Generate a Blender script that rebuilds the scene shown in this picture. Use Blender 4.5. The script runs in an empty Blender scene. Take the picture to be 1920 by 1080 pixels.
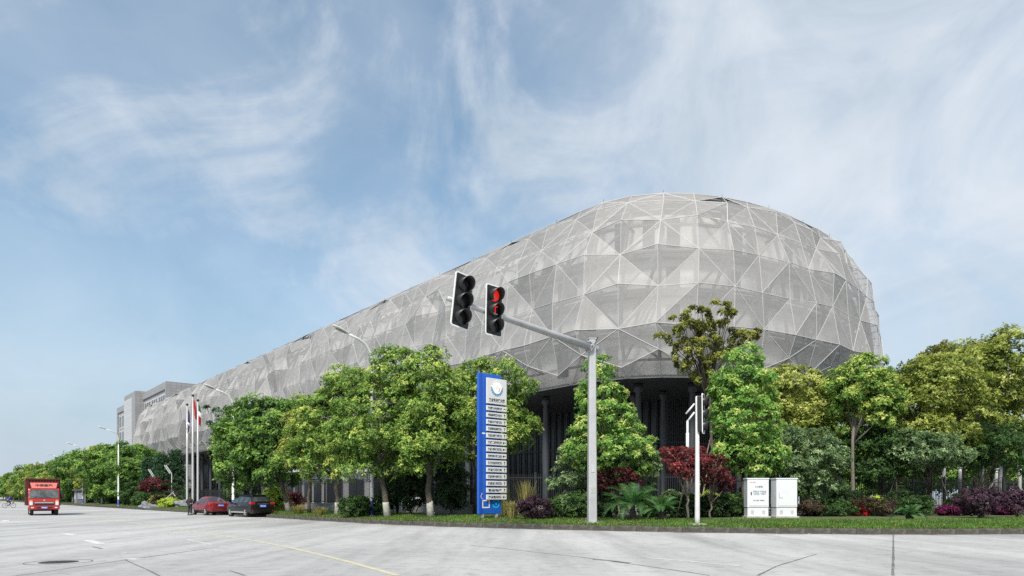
import bpy, math, random
import numpy as np
from mathutils import Vector, Matrix

R = math.radians
scene = bpy.context.scene
COL = scene.collection

# ------------------------------------------------------------------ camera
cam_d = bpy.data.cameras.new('camera')
cam = bpy.data.objects.new('camera', cam_d)
COL.objects.link(cam)
cam.location = (0, 0, 1.5)
cam.rotation_euler = (R(90), 0, 0)
cam_d.sensor_width = 36.0
cam_d.lens = 24.0
cam_d.shift_y = (933 - 540) / 1920
cam_d.clip_end = 6000
scene.camera = cam

# ------------------------------------------------------------------ sun, sky, exposure
SUN_EL, SUN_AZ = R(48), R(194)          # azimuth clockwise from +Y: behind the camera
sd = Vector((math.cos(SUN_EL) * math.sin(SUN_AZ), math.cos(SUN_EL) * math.cos(SUN_AZ), math.sin(SUN_EL)))
sun_d = bpy.data.lights.new('sun', 'SUN')
sun_d.energy = 4.0
sun_d.angle = R(14)
sun_d.color = (1.0, 0.93, 0.83)
sun = bpy.data.objects.new('sun', sun_d)
COL.objects.link(sun)
sun.location = sd * 80
sun.rotation_euler = (-sd).to_track_quat('-Z', 'Y').to_euler()

world = bpy.data.worlds.new('World')
scene.world = world
world.use_nodes = True
nt = world.node_tree
N, Lk = nt.nodes, nt.links
bg = N['Background']
bg.inputs[1].default_value = 0.11
sky = N.new('ShaderNodeTexSky')
sky.sky_type = 'NISHITA'
sky.sun_disc = False
sky.sun_elevation = SUN_EL
sky.sun_rotation = SUN_AZ
sky.air_density = 1.0
sky.dust_density = 1.2
sky.ozone_density = 1.5


def wmath(op, a, b=None, c=None, clamp=False):
    n = N.new('ShaderNodeMath')
    n.operation = op
    n.use_clamp = clamp
    for i, x in enumerate((a, b, c)):
        if x is None:
            continue
        if isinstance(x, (int, float)):
            n.inputs[i].default_value = x
        else:
            Lk.new(x, n.inputs[i])
    return n.outputs[0]


tc = N.new('ShaderNodeTexCoord')
sep = N.new('ShaderNodeSeparateXYZ')
Lk.new(tc.outputs['Generated'], sep.inputs[0])
zc = wmath('MAXIMUM', sep.outputs[2], 0.0)
cmb = N.new('ShaderNodeCombineXYZ')             # cloud pattern laid out on the sky dome, slightly flattened
Lk.new(sep.outputs[0], cmb.inputs[0])
Lk.new(sep.outputs[1], cmb.inputs[1])
Lk.new(wmath('MULTIPLY', zc, 1.35), cmb.inputs[2])


def wnoise(scale, detail, rough, dist, loc=(0, 0, 0), scl=(1, 1, 1), rot=0.0):
    m = N.new('ShaderNodeMapping')
    m.inputs['Location'].default_value = loc
    m.inputs['Rotation'].default_value = (0, 0, rot)
    m.inputs['Scale'].default_value = scl
    Lk.new(cmb.outputs[0], m.inputs[0])
    n = N.new('ShaderNodeTexNoise')
    n.inputs['Scale'].default_value = scale
    n.inputs['Detail'].default_value = detail
    n.inputs['Roughness'].default_value = rough
    n.inputs['Distortion'].default_value = dist
    Lk.new(m.outputs[0], n.inputs['Vector'])
    return n.outputs[0]


def wramp(x, lo, hi, smooth=True):
    n = N.new('ShaderNodeMapRange')
    n.interpolation_type = 'SMOOTHSTEP' if smooth else 'LINEAR'
    n.inputs[1].default_value = lo
    n.inputs[2].default_value = hi
    Lk.new(x, n.inputs[0])
    return n.outputs[0]


big = wnoise(1.9, 4, 0.5, 0.4, (3.1, 1.7, 0))                            # broad fields of thin cloud
wisp = wnoise(2.6, 11, 0.57, 1.3, (0.04, 0.0, -0.05), (1.0, 1.0, 1), 0.35)       # drawn out wisps
fine = wnoise(9.0, 9, 0.66, 1.0, (8.0, 2.0, 0), (1, 1, 1), 0.5)
right = wramp(sep.outputs[0], -0.1, 0.4)                                 # the veil closes towards the right
cov = wmath('ADD', wmath('MULTIPLY', wisp, 0.80), wmath('MULTIPLY', fine, 0.16))
cov = wmath('ADD', cov, wmath('MULTIPLY', right, 0.07))
cl = wmath('MULTIPLY', wramp(cov, 0.41, 0.63), 0.82)
veil = wmath('ADD', wmath('MULTIPLY', wramp(big, 0.3, 0.7), 0.25), wmath('MULTIPLY', right, 0.40))
amt = wmath('SUBTRACT', 1.0, wmath('MULTIPLY', wmath('SUBTRACT', 1.0, cl), wmath('SUBTRACT', 0.82, veil)))
haze_h = wmath('POWER', wmath('SUBTRACT', 1.0, zc), 2.7)
amt = wmath('MAXIMUM', amt, wmath('MULTIPLY', haze_h, 0.95))
# cloud brightness varies: lit edges, greyer bodies
body = wnoise(3.4, 9, 0.6, 0.8, (1.3, 7.7, 0), (1, 0.7, 1), 0.3)
cg = N.new('ShaderNodeMix')
cg.data_type = 'RGBA'
Lk.new(wramp(body, 0.3, 0.7), cg.inputs[0])
cg.inputs[6].default_value = (3.3, 3.9, 4.5, 1)
cg.inputs[7].default_value = (4.9, 5.25, 5.7, 1)
mixs = N.new('ShaderNodeMix')
mixs.data_type = 'RGBA'
Lk.new(amt, mixs.inputs[0])
gain = N.new('ShaderNodeMix')
gain.data_type = 'RGBA'
gain.blend_type = 'MULTIPLY'
gain.inputs[0].default_value = 1.0
Lk.new(sky.outputs[0], gain.inputs[6])
gain.inputs[7].default_value = (0.70, 1.0, 1.02, 1)
Lk.new(gain.outputs[2], mixs.inputs[6])
Lk.new(cg.outputs[2], mixs.inputs[7])
low = N.new('ShaderNodeMix')                    # grey haze lying along the horizon, all round
low.data_type = 'RGBA'
Lk.new(wmath('MULTIPLY', wmath('POWER', wmath('SUBTRACT', 1.0, zc), 6.5), 0.9), low.inputs[0])
Lk.new(mixs.outputs[2], low.inputs[6])
low.inputs[7].default_value = (3.25, 3.8, 4.4, 1)
Lk.new(low.outputs[2], bg.inputs[0])

scene.view_settings.view_transform = 'Standard'
scene.view_settings.look = 'None'
scene.view_settings.exposure = 0.55
scene.view_settings.gamma = 1.0
scene.view_settings.use_curve_mapping = False
scene.render.engine = 'CYCLES'
scene.cycles.max_bounces = 6
scene.cycles.transparent_max_bounces = 12
scene.cycles.use_adaptive_sampling = True
scene.cycles.adaptive_threshold = 0.01
scene.cycles.use_denoising = False

# ------------------------------------------------------------------ measures
F, HZ = 1280.0, 933.0                    # focal length in pixels of the survey photo, horizon row
TH = math.atan(0.83)                     # the street runs off to the left at this angle
U = Vector((-math.sin(TH), math.cos(TH), 0))     # along the street
V = Vector((math.cos(TH), math.sin(TH), 0))      # across it, away from the road


def gp(px, py, z=0.0):
    """ground point at height z seen at that survey pixel"""
    Y = F * (1.5 - z) / (py - HZ)
    return Vector(((px - 960) / F * Y, Y, z))


def dp(px, Y, z=0.0):
    """point at depth Y in that survey column"""
    return Vector(((px - 960) / F * Y, Y, z))


def hz(py, Y):
    return 1.5 + (HZ - py) * Y / F


# ------------------------------------------------------------------ materials
MATS = {}


def mat(name, color, rough=0.6, metal=0.0, var=0.0, scale=3.0, bump=0.0, bscale=30.0, spec=0.5,
        emit=None, estr=0.0, alpha=None, trans=0.0, coat=0.0, var2=None):
    if name in MATS:
        return MATS[name]
    m = bpy.data.materials.new(name)
    m.use_nodes = True
    t = m.node_tree
    b = t.nodes['Principled BSDF']
    b.inputs['Base Color'].default_value = (*color, 1)
    b.inputs['Roughness'].default_value = rough
    b.inputs['Metallic'].default_value = metal
    b.inputs['Specular IOR Level'].default_value = spec
    if coat:
        b.inputs['Coat Weight'].default_value = coat
        b.inputs['Coat Roughness'].default_value = 0.06
    if emit:
        b.inputs['Emission Color'].default_value = (*emit, 1)
        b.inputs['Emission Strength'].default_value = estr
    if trans:
        b.inputs['Transmission Weight'].default_value = trans
    if var:
        co = t.nodes.new('ShaderNodeTexCoord')
        n = t.nodes.new('ShaderNodeTexNoise')
        n.inputs['Scale'].default_value = scale
        n.inputs['Detail'].default_value = 6
        n.inputs['Roughness'].default_value = 0.65
        t.links.new(co.outputs['Object'], n.inputs['Vector'])
        r = t.nodes.new('ShaderNodeValToRGB')
        r.color_ramp.elements[0].position = 0.3
        r.color_ramp.elements[1].position = 0.7
        lo = tuple(c * (1 - var) for c in color)
        hi = var2 if var2 else tuple(min(1, c * (1 + var)) for c in color)
        r.color_ramp.elements[0].color = (*lo, 1)
        r.color_ramp.elements[1].color = (*hi, 1)
        t.links.new(n.outputs[0], r.inputs[0])
        t.links.new(r.outputs[0], b.inputs['Base Color'])
    if bump:
        co = t.nodes.new('ShaderNodeTexCoord')
        n2 = t.nodes.new('ShaderNodeTexNoise')
        n2.inputs['Scale'].default_value = bscale
        n2.inputs['Detail'].default_value = 4
        t.links.new(co.outputs['Object'], n2.inputs['Vector'])
        bp = t.nodes.new('ShaderNodeBump')
        bp.inputs['Strength'].default_value = bump
        bp.inputs['Distance'].default_value = 0.05
        t.links.new(n2.outputs[0], bp.inputs['Height'])
        t.links.new(bp.outputs[0], b.inputs['Normal'])
    MATS[name] = m
    return m


def leaf_mat(name, dark, mid, young, transl=0.3):
    m = bpy.data.materials.new(name)
    m.use_nodes = True
    t = m.node_tree
    b = t.nodes['Principled BSDF']
    b.inputs['Roughness'].default_value = 0.55
    b.inputs['Specular IOR Level'].default_value = 0.35
    a = t.nodes.new('ShaderNodeAttribute')
    a.attribute_name = 'tone'
    r = t.nodes.new('ShaderNodeValToRGB')
    e = r.color_ramp.elements
    e[0].position, e[0].color = 0.0, (*dark, 1)
    e[1].position, e[1].color = 1.0, (*young, 1)
    k = e.new(0.5)
    k.color = (*mid, 1)
    t.links.new(a.outputs['Fac'], r.inputs[0])
    t.links.new(r.outputs[0], b.inputs['Base Color'])
    tr = t.nodes.new('ShaderNodeBsdfTranslucent')
    hs = t.nodes.new('ShaderNodeHueSaturation')
    hs.inputs['Value'].default_value = 1.5
    t.links.new(r.outputs[0], hs.inputs['Color'])
    t.links.new(hs.outputs[0], tr.inputs['Color'])
    mx = t.nodes.new('ShaderNodeMixShader')
    mx.inputs[0].default_value = transl
    t.links.new(b.outputs[0], mx.inputs[1])
    t.links.new(tr.outputs[0], mx.inputs[2])
    t.links.new(mx.outputs[0], t.nodes['Material Output'].inputs[0])
    return m


# ------------------------------------------------------------------ objects and mesh building
def tag(o, label=None, cat=None, group=None, kind=None):
    if label:
        o['label'] = label
    if cat:
        o['category'] = cat
    if group:
        o['group'] = group
    if kind:
        o['kind'] = kind
    return o


def thing(name, label, cat, loc=(0, 0, 0), rz=0.0, group=None):
    o = bpy.data.objects.new(name, None)
    COL.objects.link(o)
    o.empty_display_size = 0.2
    o.location = loc
    o.rotation_euler = (0, 0, rz)
    return tag(o, label, cat, group)


def link(name, me, parent=None, loc=None, rz=None):
    o = bpy.data.objects.new(name, me)
    COL.objects.link(o)
    if parent is not None:
        o.parent = parent
    if loc is not None:
        o.location = loc
    if rz is not None:
        o.rotation_euler = (0, 0, rz)
    return o


def copy_tree(o, parent=None):
    c = o.copy()
    COL.objects.link(c)
    c.parent = parent
    for ch in list(o.children):
        copy_tree(ch, c)
    return c


class MB:
    def __init__(self):
        self.v = []
        self.f = []

    def add(self, vs, fs):
        o = len(self.v)
        self.v.extend([tuple(p) for p in vs])
        self.f.extend([tuple(i + o for i in q) for q in fs])
        return self

    def box(self, c, s, rz=0.0, taper=1.0):
        x, y, z = (k / 2 for k in s)
        cs, sn = math.cos(rz), math.sin(rz)
        vs = []
        for dz in (-z, z):
            k = taper if dz > 0 else 1.0
            for dx, dy in ((-x, -y), (x, -y), (x, y), (-x, y)):
                dx, dy = dx * k, dy * k
                vs.append((c[0] + dx * cs - dy * sn, c[1] + dx * sn + dy * cs, c[2] + dz))
        return self.add(vs, [(3, 2, 1, 0), (4, 5, 6, 7), (0, 1, 5, 4), (1, 2, 6, 5), (2, 3, 7, 6), (3, 0, 4, 7)])

    def frame(self, pts, i):
        a = Vector(pts[max(0, i - 1)])
        b = Vector(pts[min(len(pts) - 1, i + 1)])
        d = (b - a).normalized()
        up = Vector((0, 0, 1)) if abs(d.z) < 0.95 else Vector((1, 0, 0))
        x = d.cross(up).normalized()
        return x, x.cross(d).normalized()

    def tube(self, pts, rad, n=8, cap=True, squash=1.0):
        if isinstance(rad, (int, float)):
            rad = [rad] * len(pts)
        vs, fs = [], []
        x0 = None
        for i, p in enumerate(pts):
            x, y = self.frame(pts, i)
            if x0 is not None:
                d = x.cross(y)
                if x.dot(x0) < 0:
                    x, y = -x, -y
            x0 = x
            for k in range(n):
                a = 2 * math.pi * (k + 0.5) / n
                q = Vector(p) + x * (math.cos(a) * rad[i]) + y * (math.sin(a) * rad[i] * squash)
                vs.append(q)
        for i in range(len(pts) - 1):
            for k in range(n):
                k2 = (k + 1) % n
                fs.append((i * n + k, i * n + k2, (i + 1) * n + k2, (i + 1) * n + k))
        if cap:
            fs.append(tuple(range(n - 1, -1, -1)))
            fs.append(tuple(range((len(pts) - 1) * n, len(pts) * n)))
        return self.add(vs, fs)

    def bar(self, p, q, w):
        return self.tube([p, q], w * 0.7071, 4)

    def lathe(self, prof, n=16, c=(0, 0, 0), axis='z'):
        vs, fs = [], []
        for r, h in prof:
            for k in range(n):
                a = 2 * math.pi * k / n
                x, y = r * math.cos(a), r * math.sin(a)
                if axis == 'z':
                    vs.append((c[0] + x, c[1] + y, c[2] + h))
                elif axis == 'x':
                    vs.append((c[0] + h, c[1] + x, c[2] + y))
                else:
                    vs.append((c[0] + x, c[1] + h, c[2] + y))
        for i in range(len(prof) - 1):
            for k in range(n):
                k2 = (k + 1) % n
                fs.append((i * n + k, i * n + k2, (i + 1) * n + k2, (i + 1) * n + k))
        fs.append(tuple(range(n - 1, -1, -1)))
        fs.append(tuple(range((len(prof) - 1) * n, len(prof) * n)))
        return self.add(vs, fs)

    def prism(self, poly, a, b, axis='z'):
        """poly of 2-D points, pushed from a to b along the axis"""
        n = len(poly)
        vs = []
        for h in (a, b):
            for p in poly:
                vs.append({'z': (p[0], p[1], h), 'y': (p[0], h, p[1]), 'x': (h, p[0], p[1])}[axis])
        fs = [tuple(range(n - 1, -1, -1)), tuple(range(n, 2 * n))]
        for i in range(n):
            j = (i + 1) % n
            fs.append((i, j, n + j, n + i))
        return self.add(vs, fs)

    def mesh(self, name, m, smooth=False, fix=True):
        me = bpy.data.meshes.new(name)
        me.from_pydata(self.v, [], self.f)
        if fix:
            import bmesh
            bm = bmesh.new()
            bm.from_mesh(me)
            bmesh.ops.recalc_face_normals(bm, faces=bm.faces)
            bm.to_mesh(me)
            bm.free()
        if smooth:
            me.polygons.foreach_set('use_smooth', [True] * len(me.polygons))
        if m:
            me.materials.append(m)
        me.update()
        return me

    def build(self, name, m, parent=None, smooth=False, bevel=0.0, loc=None, rz=None, fix=True):
        o = link(name, self.mesh(name, m, smooth, fix), parent, loc, rz)
        if smooth == 'auto':
            pass
        if bevel:
            b = o.modifiers.new('bevel', 'BEVEL')
            b.width = bevel
            b.segments = 2
            b.limit_method = 'ANGLE'
        return o


def rrect(w, h, r, n=4):
    pts = []
    for cx, cy, a0 in ((w / 2 - r, h / 2 - r, 0), (-w / 2 + r, h / 2 - r, 90), (-w / 2 + r, -h / 2 + r, 180), (w / 2 - r, -h / 2 + r, 270)):
        for k in range(n + 1):
            a = R(a0 + 90 * k / n)
            pts.append((cx + r * math.cos(a), cy + r * math.sin(a)))
    return pts


def quads_mesh(name, m, V4, tone=None):
    """V4: (n,4,3) array of loose quads"""
    n = len(V4)
    me = bpy.data.meshes.new(name)
    me.vertices.add(n * 4)
    me.vertices.foreach_set('co', np.ascontiguousarray(V4, dtype=np.float32).ravel())
    me.loops.add(n * 4)
    me.loops.foreach_set('vertex_index', np.arange(n * 4, dtype=np.int32))
    me.polygons.add(n)
    me.polygons.foreach_set('loop_start', np.arange(0, n * 4, 4, dtype=np.int32))
    if tone is not None:
        at = me.attributes.new('tone', 'FLOAT', 'POINT')
        at.data.foreach_set('value', np.repeat(tone.astype(np.float32), 4))
    me.materials.append(m)
    me.update(calc_edges=True)
    return me


def text_mesh(s, size, m, depth=0.0, width=None):
    """flat lettering in the XZ plane, facing -Y, centred on the origin"""
    c = bpy.data.curves.new('lettering', 'FONT')
    c.body = s
    c.size = size
    c.align_x = 'CENTER'
    c.align_y = 'CENTER'
    c.resolution_u = 1
    c.extrude = depth
    c.offset = size * 0.03
    o = bpy.data.objects.new('lettering', c)
    COL.objects.link(o)
    bpy.context.view_layer.update()
    me = bpy.data.meshes.new_from_object(o)
    bpy.data.objects.remove(o)
    n = len(me.vertices)
    co = np.empty(n * 3, dtype=np.float32)
    me.vertices.foreach_get('co', co)
    co = co.reshape(-1, 3)
    if n:
        mn, mx = co.min(0), co.max(0)
        co[:, :2] -= ((mn + mx) / 2)[:2]
        if width:
            co[:, 0] *= width / max(1e-6, mx[0] - mn[0])
    out = np.stack([co[:, 0], -co[:, 2], co[:, 1]], 1)
    me.vertices.foreach_set('co', np.ascontiguousarray(out, dtype=np.float32).ravel())
    me.materials.clear()
    me.materials.append(m)
    me.update()
    return me
# ================================================================== the setting: road, kerb, verge, site ground
random.seed(7)
rng = np.random.default_rng(11)


def road_material():
    m = bpy.data.materials.new('concrete_road')
    m.use_nodes = True
    t = m.node_tree
    n, l = t.nodes, t.links
    b = n['Principled BSDF']
    b.inputs['Roughness'].default_value = 0.72
    b.inputs['Specular IOR Level'].default_value = 0.35
    co = n.new('ShaderNodeTexCoord')

    def noise(scale, det, scl=(1, 1, 1), rot=0.0, rough=0.6, dist=0.0):
        mp = n.new('ShaderNodeMapping')
        mp.inputs['Scale'].default_value = scl
        mp.inputs['Rotation'].default_value = (0, 0, rot)
        l.new(co.outputs['Object'], mp.inputs[0])
        x = n.new('ShaderNodeTexNoise')
        x.inputs['Scale'].default_value = scale
        x.inputs['Detail'].default_value = det
        x.inputs['Roughness'].default_value = rough
        x.inputs['Distortion'].default_value = dist
        l.new(mp.outputs[0], x.inputs[0])
        return x.outputs[0]

    def ramp(x, p0, c0, p1, c1):
        r = n.new('ShaderNodeValToRGB')
        r.color_ramp.elements[0].position, r.color_ramp.elements[0].color = p0, (*c0, 1)
        r.color_ramp.elements[1].position, r.color_ramp.elements[1].color = p1, (*c1, 1)
        l.new(x, r.inputs[0])
        return r.outputs[0]

    def mul(a, c, f=1.0):
        x = n.new('ShaderNodeMix')
        x.data_type = 'RGBA'
        x.blend_type = 'MULTIPLY'
        x.inputs[0].default_value = f
        l.new(a, x.inputs[6])
        l.new(c, x.inputs[7])
        return x.outputs[2]
    big_ = ramp(noise(0.12, 6, rough=0.55), 0.3, (0.36, 0.361, 0.364), 0.72, (0.495, 0.494, 0.493))
    tyre = ramp(noise(0.5, 5, (1.0, 0.09, 1), -TH, 0.6, 0.4), 0.34, (0.70, 0.70, 0.70), 0.6, (1, 1, 1))   # worn along the lanes
    spots = ramp(noise(2.2, 8, rough=0.75), 0.33, (0.66, 0.66, 0.65), 0.5, (1, 1, 1))
    grain = ramp(noise(40, 3, rough=0.8), 0.25, (0.86, 0.86, 0.86), 0.75, (1.08, 1.08, 1.08))
    broom = ramp(noise(9, 3, (0.06, 1.0, 1), -TH + 0.9, 0.6), 0.3, (0.93, 0.93, 0.93), 0.7, (1.04, 1.04, 1.04))
    c = mul(mul(mul(mul(big_, tyre), spots, 0.8), grain), broom)
    l.new(c, b.inputs['Base Color'])
    bp = n.new('ShaderNodeBump')
    bp.inputs['Strength'].default_value = 0.25
    bp.inputs['Distance'].default_value = 0.02
    l.new(noise(60, 4), bp.inputs['Height'])
    l.new(bp.outputs[0], b.inputs['Normal'])
    return m


M_road = road_material()
M_kerb = mat('kerb_concrete', (0.04, 0.037, 0.032), 0.9, var=0.55, scale=2.2, bump=0.5, bscale=25, var2=(0.15, 0.14, 0.125))
M_bed = mat('kerb_bed', (0.05, 0.047, 0.04), 0.95, var=0.4, scale=4)
M_soil = mat('verge_soil', (0.085, 0.075, 0.035), 0.95, var=0.35, scale=1.1, bump=0.6, bscale=20, var2=(0.075, 0.12, 0.03))
M_site = mat('site_paving', (0.22, 0.22, 0.225), 0.85, var=0.2, scale=0.4)
M_white_paint = mat('road_white', (0.52, 0.52, 0.52), 0.7, var=0.25, scale=5)
M_worn_paint = mat('road_white_worn', (0.42, 0.42, 0.42), 0.75, var=0.15, scale=6, var2=(0.55, 0.55, 0.55))
M_yellow_paint = mat('road_yellow', (0.47, 0.435, 0.31), 0.75, var=0.2, scale=4, var2=(0.52, 0.485, 0.36))
M_joint = mat('joint_sealant', (0.10, 0.10, 0.10), 0.9, var=0.5, scale=3, var2=(0.20, 0.20, 0.20))

road = MB().add([(-2500, -400, 0), (2500, -400, 0), (2500, 4500, 0), (-2500, 4500, 0)], [(0, 1, 2, 3)]).build('road', M_road)
tag(road, 'pale grey concrete road and crossing', kind='structure')

# kerb line: straight along the street, then round the wide corner to the right
ctrl = [(-338.0, 437.0)] + [(24.66 - 0.83 * y, y) for y in (240, 120, 80, 60, 50, 44)]
ctrl += [(-5.2, 36.9), (1.0, 32.8), (7.6, 29.7), (14.1, 28.2), (21.2, 28.3), (28.5, 30.8), (36, 36)]
ctrl += [(36 + 0.77 * d, 36 + 0.64 * d) for d in (20, 60, 150, 300)]


def catmull(P, step=0.25):
    P = [Vector((x, y, 0)) for x, y in P]
    P = [P[0] * 2 - P[1]] + P + [P[-1] * 2 - P[-2]]
    out = []
    for i in range(1, len(P) - 2):
        a, b, c, d = P[i - 1:i + 3]
        # centripetal knots keep long straights straight
        t1 = (b - a).length ** 0.5
        t2 = t1 + (c - b).length ** 0.5
        t3 = t2 + (d - c).length ** 0.5
        n = max(2, int((c - b).length / step))
        for k in range(n):
            t = t1 + (t2 - t1) * k / n
            A1 = a * ((t1 - t) / t1) + b * (t / t1)
            A2 = b * ((t2 - t) / (t2 - t1)) + c * ((t - t1) / (t2 - t1))
            A3 = c * ((t3 - t) / (t3 - t2)) + d * ((t - t2) / (t3 - t2))
            B1 = A1 * ((t2 - t) / t2) + A2 * (t / t2)
            B2 = A2 * ((t3 - t) / (t3 - t1)) + A3 * ((t - t1) / (t3 - t1))
            out.append(B1 * ((t2 - t) / (t2 - t1)) + B2 * ((t - t1) / (t2 - t1)))
    out.append(P[-2])
    return out


raw = catmull(ctrl)
# resample at 0.5 m
KP = [raw[0]]
acc = 0.0
for a, b in zip(raw[:-1], raw[1:]):
    d = (b - a).length
    while acc + d >= 0.5 and d > 1e-9:
        t = (0.5 - acc) / d
        a = a + (b - a) * t
        KP.append(a.copy())
        d = (b - a).length
        acc = 0.0
    acc += d
KT = [(KP[min(i + 1, len(KP) - 1)] - KP[max(0, i - 1)]).normalized() for i in range(len(KP))]
KN = [Vector((-t.y, t.x, 0)) for t in KT]          # inland


def verge_z(off):
    return float(np.interp(off, [0.0, 0.2, 1.0, 2.5, 4.5, 9.0], [0.2, 0.205, 0.27, 0.35, 0.40, 0.42]))


def strip(offs, zs, name, m, sel=None):
    idx = sel or range(len(KP))
    b = MB()
    vs, fs = [], []
    k = len(offs)
    for i in idx:
        for o, z in zip(offs, zs):
            p = KP[i] + KN[i] * o
            vs.append((p.x, p.y, z))
    for i in range(len(idx) - 1):
        for j in range(k - 1):
            fs.append((i * k + j, (i + 1) * k + j, (i + 1) * k + j + 1, i * k + j + 1))
    b.add(vs, fs)
    return b.build(name, m, fix=False)


every = list(range(0, len(KP), 2))
kerb = strip([0.008, 0.01, 0.19, 0.195], [0.0, 0.192, 0.194, 0.0], 'kerb', M_bed, every)
tag(kerb, 'dark weathered concrete kerb round the corner', kind='structure')
offs = [0.19, 0.6, 1.0, 1.7, 2.5, 3.5, 4.5, 6.5, 9.0, 13.0]
verge = strip(offs, [verge_z(o) for o in offs], 'verge', M_soil, every)
tag(verge, 'grass verge behind the kerb', kind='structure')
ins = [KP[i] + KN[i] * 12.6 for i in range(0, len(KP), 8)]
site = MB().add([(p.x, p.y, 0.405) for p in ins] + [(1500, 1300, 0.405), (1500, 3500, 0.405), (-1200, 3500, 0.405), (-900, 1100, 0.405)],
                [tuple(range(len(ins) + 4))]).build('site_ground', M_site, fix=False)
tag(site, 'paved ground round the building', kind='structure')


def nearest_kerb(p):
    i = min(range(len(KP)), key=lambda k: (KP[k].x - p[0]) ** 2 + (KP[k].y - p[1]) ** 2)
    return i


KXY = np.array([(p.x, p.y) for p in KP])
KNN = np.array([(n.x, n.y) for n in KN])


def gz(x, y):
    """height of the ground at x, y"""
    d2 = (KXY[:, 0] - x) ** 2 + (KXY[:, 1] - y) ** 2
    i = int(d2.argmin())
    off = (x - KXY[i, 0]) * KNN[i, 0] + (y - KXY[i, 1]) * KNN[i, 1]
    if off < 0:
        return 0.0
    return verge_z(off) if off < 12.6 else 0.405


def on_ground(px, Y):
    x = (px - 960) / F * Y
    return Vector((x, Y, gz(x, Y)))


# kerb stones, one by one where the picture shows them
ks = [i for i in range(len(KP)) if KP[i].y < 84 and KP[i].x < 30]
stone_meshes = []
for q in range(4):
    r = random.Random(40 + q)
    sec = [(-0.012, 0.0), (-0.012 + r.uniform(0, .012), 0.19 + r.uniform(-.01, .006)), (0.02, 0.214 + r.uniform(-.012, .01)), (0.18, 0.212 + r.uniform(-.008, .01)), (0.196, 0.2), (0.196, 0.0)]
    L_ = 0.485
    vs = []
    for k, xx in enumerate((-L_, -L_ + .02, L_ - .02, L_)):
        for o, z in sec:
            sh = 0.014 if k in (0, 3) else 0.0
            vs.append((xx, min(max(o, sh - .012), 0.196 - sh) + r.uniform(-.004, .004), max(0, z - (sh if z > 0.1 else 0))))
    n = len(sec)
    fs = [tuple(range(n)), tuple(range(4 * n - 1, 3 * n - 1, -1))]
    for a in range(3):
        for k in range(n - 1):
            fs.append((a * n + k, a * n + k + 1, (a + 1) * n + k + 1, (a + 1) * n + k))
    stone_meshes.append(MB().add(vs, fs).mesh('kerb_stone', M_kerb))
for c, i in enumerate(ks[1::2]):
    o = link('kerb_stone', stone_meshes[(c * 7 + c // 3) % 4], kerb, KP[i] + Vector((0, 0, random.uniform(-.012, .004))) + KN[i] * random.uniform(-.008, .008),
             math.atan2(KT[i].y, KT[i].x) + random.uniform(-.012, .012))


# painted markings and joints lie a few millimetres above the concrete
def ribbon(name, pts, w, m, z, label, wob=0.0, cuts=None):
    pts = [Vector((p[0], p[1], 0)) for p in pts]
    fine_ = []
    for a, b in zip(pts[:-1], pts[1:]):
        k = max(1, int((b - a).length / 0.7))
        fine_ += [a + (b - a) * (j / k) for j in range(k)]
    fine_.append(pts[-1])
    vs, fs = [], []
    for i, p in enumerate(fine_):
        t = (fine_[min(i + 1, len(fine_) - 1)] - fine_[max(i - 1, 0)]).normalized()
        nn = Vector((-t.y, t.x, 0))
        p = p + nn * random.uniform(-wob, wob)
        ww = w * (1 + random.uniform(-.3, .3) * (wob > 0))
        vs += [p + nn * ww / 2 + Vector((0, 0, z)), p - nn * ww / 2 + Vector((0, 0, z))]
        if i:
            fs.append((2 * i - 2, 2 * i - 1, 2 * i + 1, 2 * i))
    o = MB().add(vs, fs).build(name, m, fix=False)
    return tag(o, label, kind='structure')


def g2(px, py):
    p = gp(px, py)
    return (p.x, p.y)


ribbon('lane_line', [g2(148, 967.6), g2(300, 987), g2(480, 1014.5), g2(545, 1027), g2(600, 1040), g2(660, 1055), g2(745, 1079)], 0.16, M_yellow_paint, 0.004, 'thin yellow lane line crossing the road')
ribbon('edge_line', [(-34.6, 45.5), (-33.4, 45.0), (-32.3, 43.6), (-31.6, 41.6), (-31.9, 38.6), (-32.9, 36.4)], 0.34, M_white_paint, 0.004, 'curved white line at the left road edge')
for a, b in (((118, 1000.5), (139, 1003.5)), ((164, 1013), (178, 1017)), ((178, 1017), (190, 1020))):
    ribbon('road_dash', [g2(*a), g2(*b)], 0.3, M_white_paint, 0.004, 'short white lane dash')
ribbon('road_dash', [g2(226, 1038), g2(238, 1037)], 0.2, M_worn_paint, 0.004, 'short white lane dash')
ribbon('road_dash', [g2(236, 1047.6), g2(262, 1049)], 0.3, M_worn_paint, 0.004, 'short white lane dash')
ribbon('worn_marking', [g2(1215, 1046), g2(1290, 1052), g2(1340, 1057), g2(1390, 1061)], 0.16, M_worn_paint, 0.004, 'worn white marking', 0.05)
ribbon('worn_marking', [g2(350, 1012), g2(400, 1021)], 0.12, M_worn_paint, 0.004, 'worn white marking', 0.05)
ribbon('road_joint', [(-9.75, 11.0), g2(30, 1080), g2(235, 1050), g2(330, 1037), g2(410, 1026)], 0.045, M_joint, 0.003, 'joint between concrete slabs', 0.012)
ribbon('road_joint', [g2(235, 1050), g2(262, 1062), g2(300, 1080)], 0.04, M_joint, 0.003, 'joint between concrete slabs', 0.012)
ribbon('road_joint', [g2(880, 1022), g2(930, 1027), g2(1010, 1036), g2(1115, 1048), g2(1200, 1060), g2(1330, 1079)], 0.05, M_joint, 0.003, 'joint between concrete slabs', 0.02)
ribbon('road_joint', [g2(1115, 1048.5), g2(1140, 1051), g2(1180, 1056)], 0.13, M_joint, 0.0055, 'filled break in the slab joint', 0.03)
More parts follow.
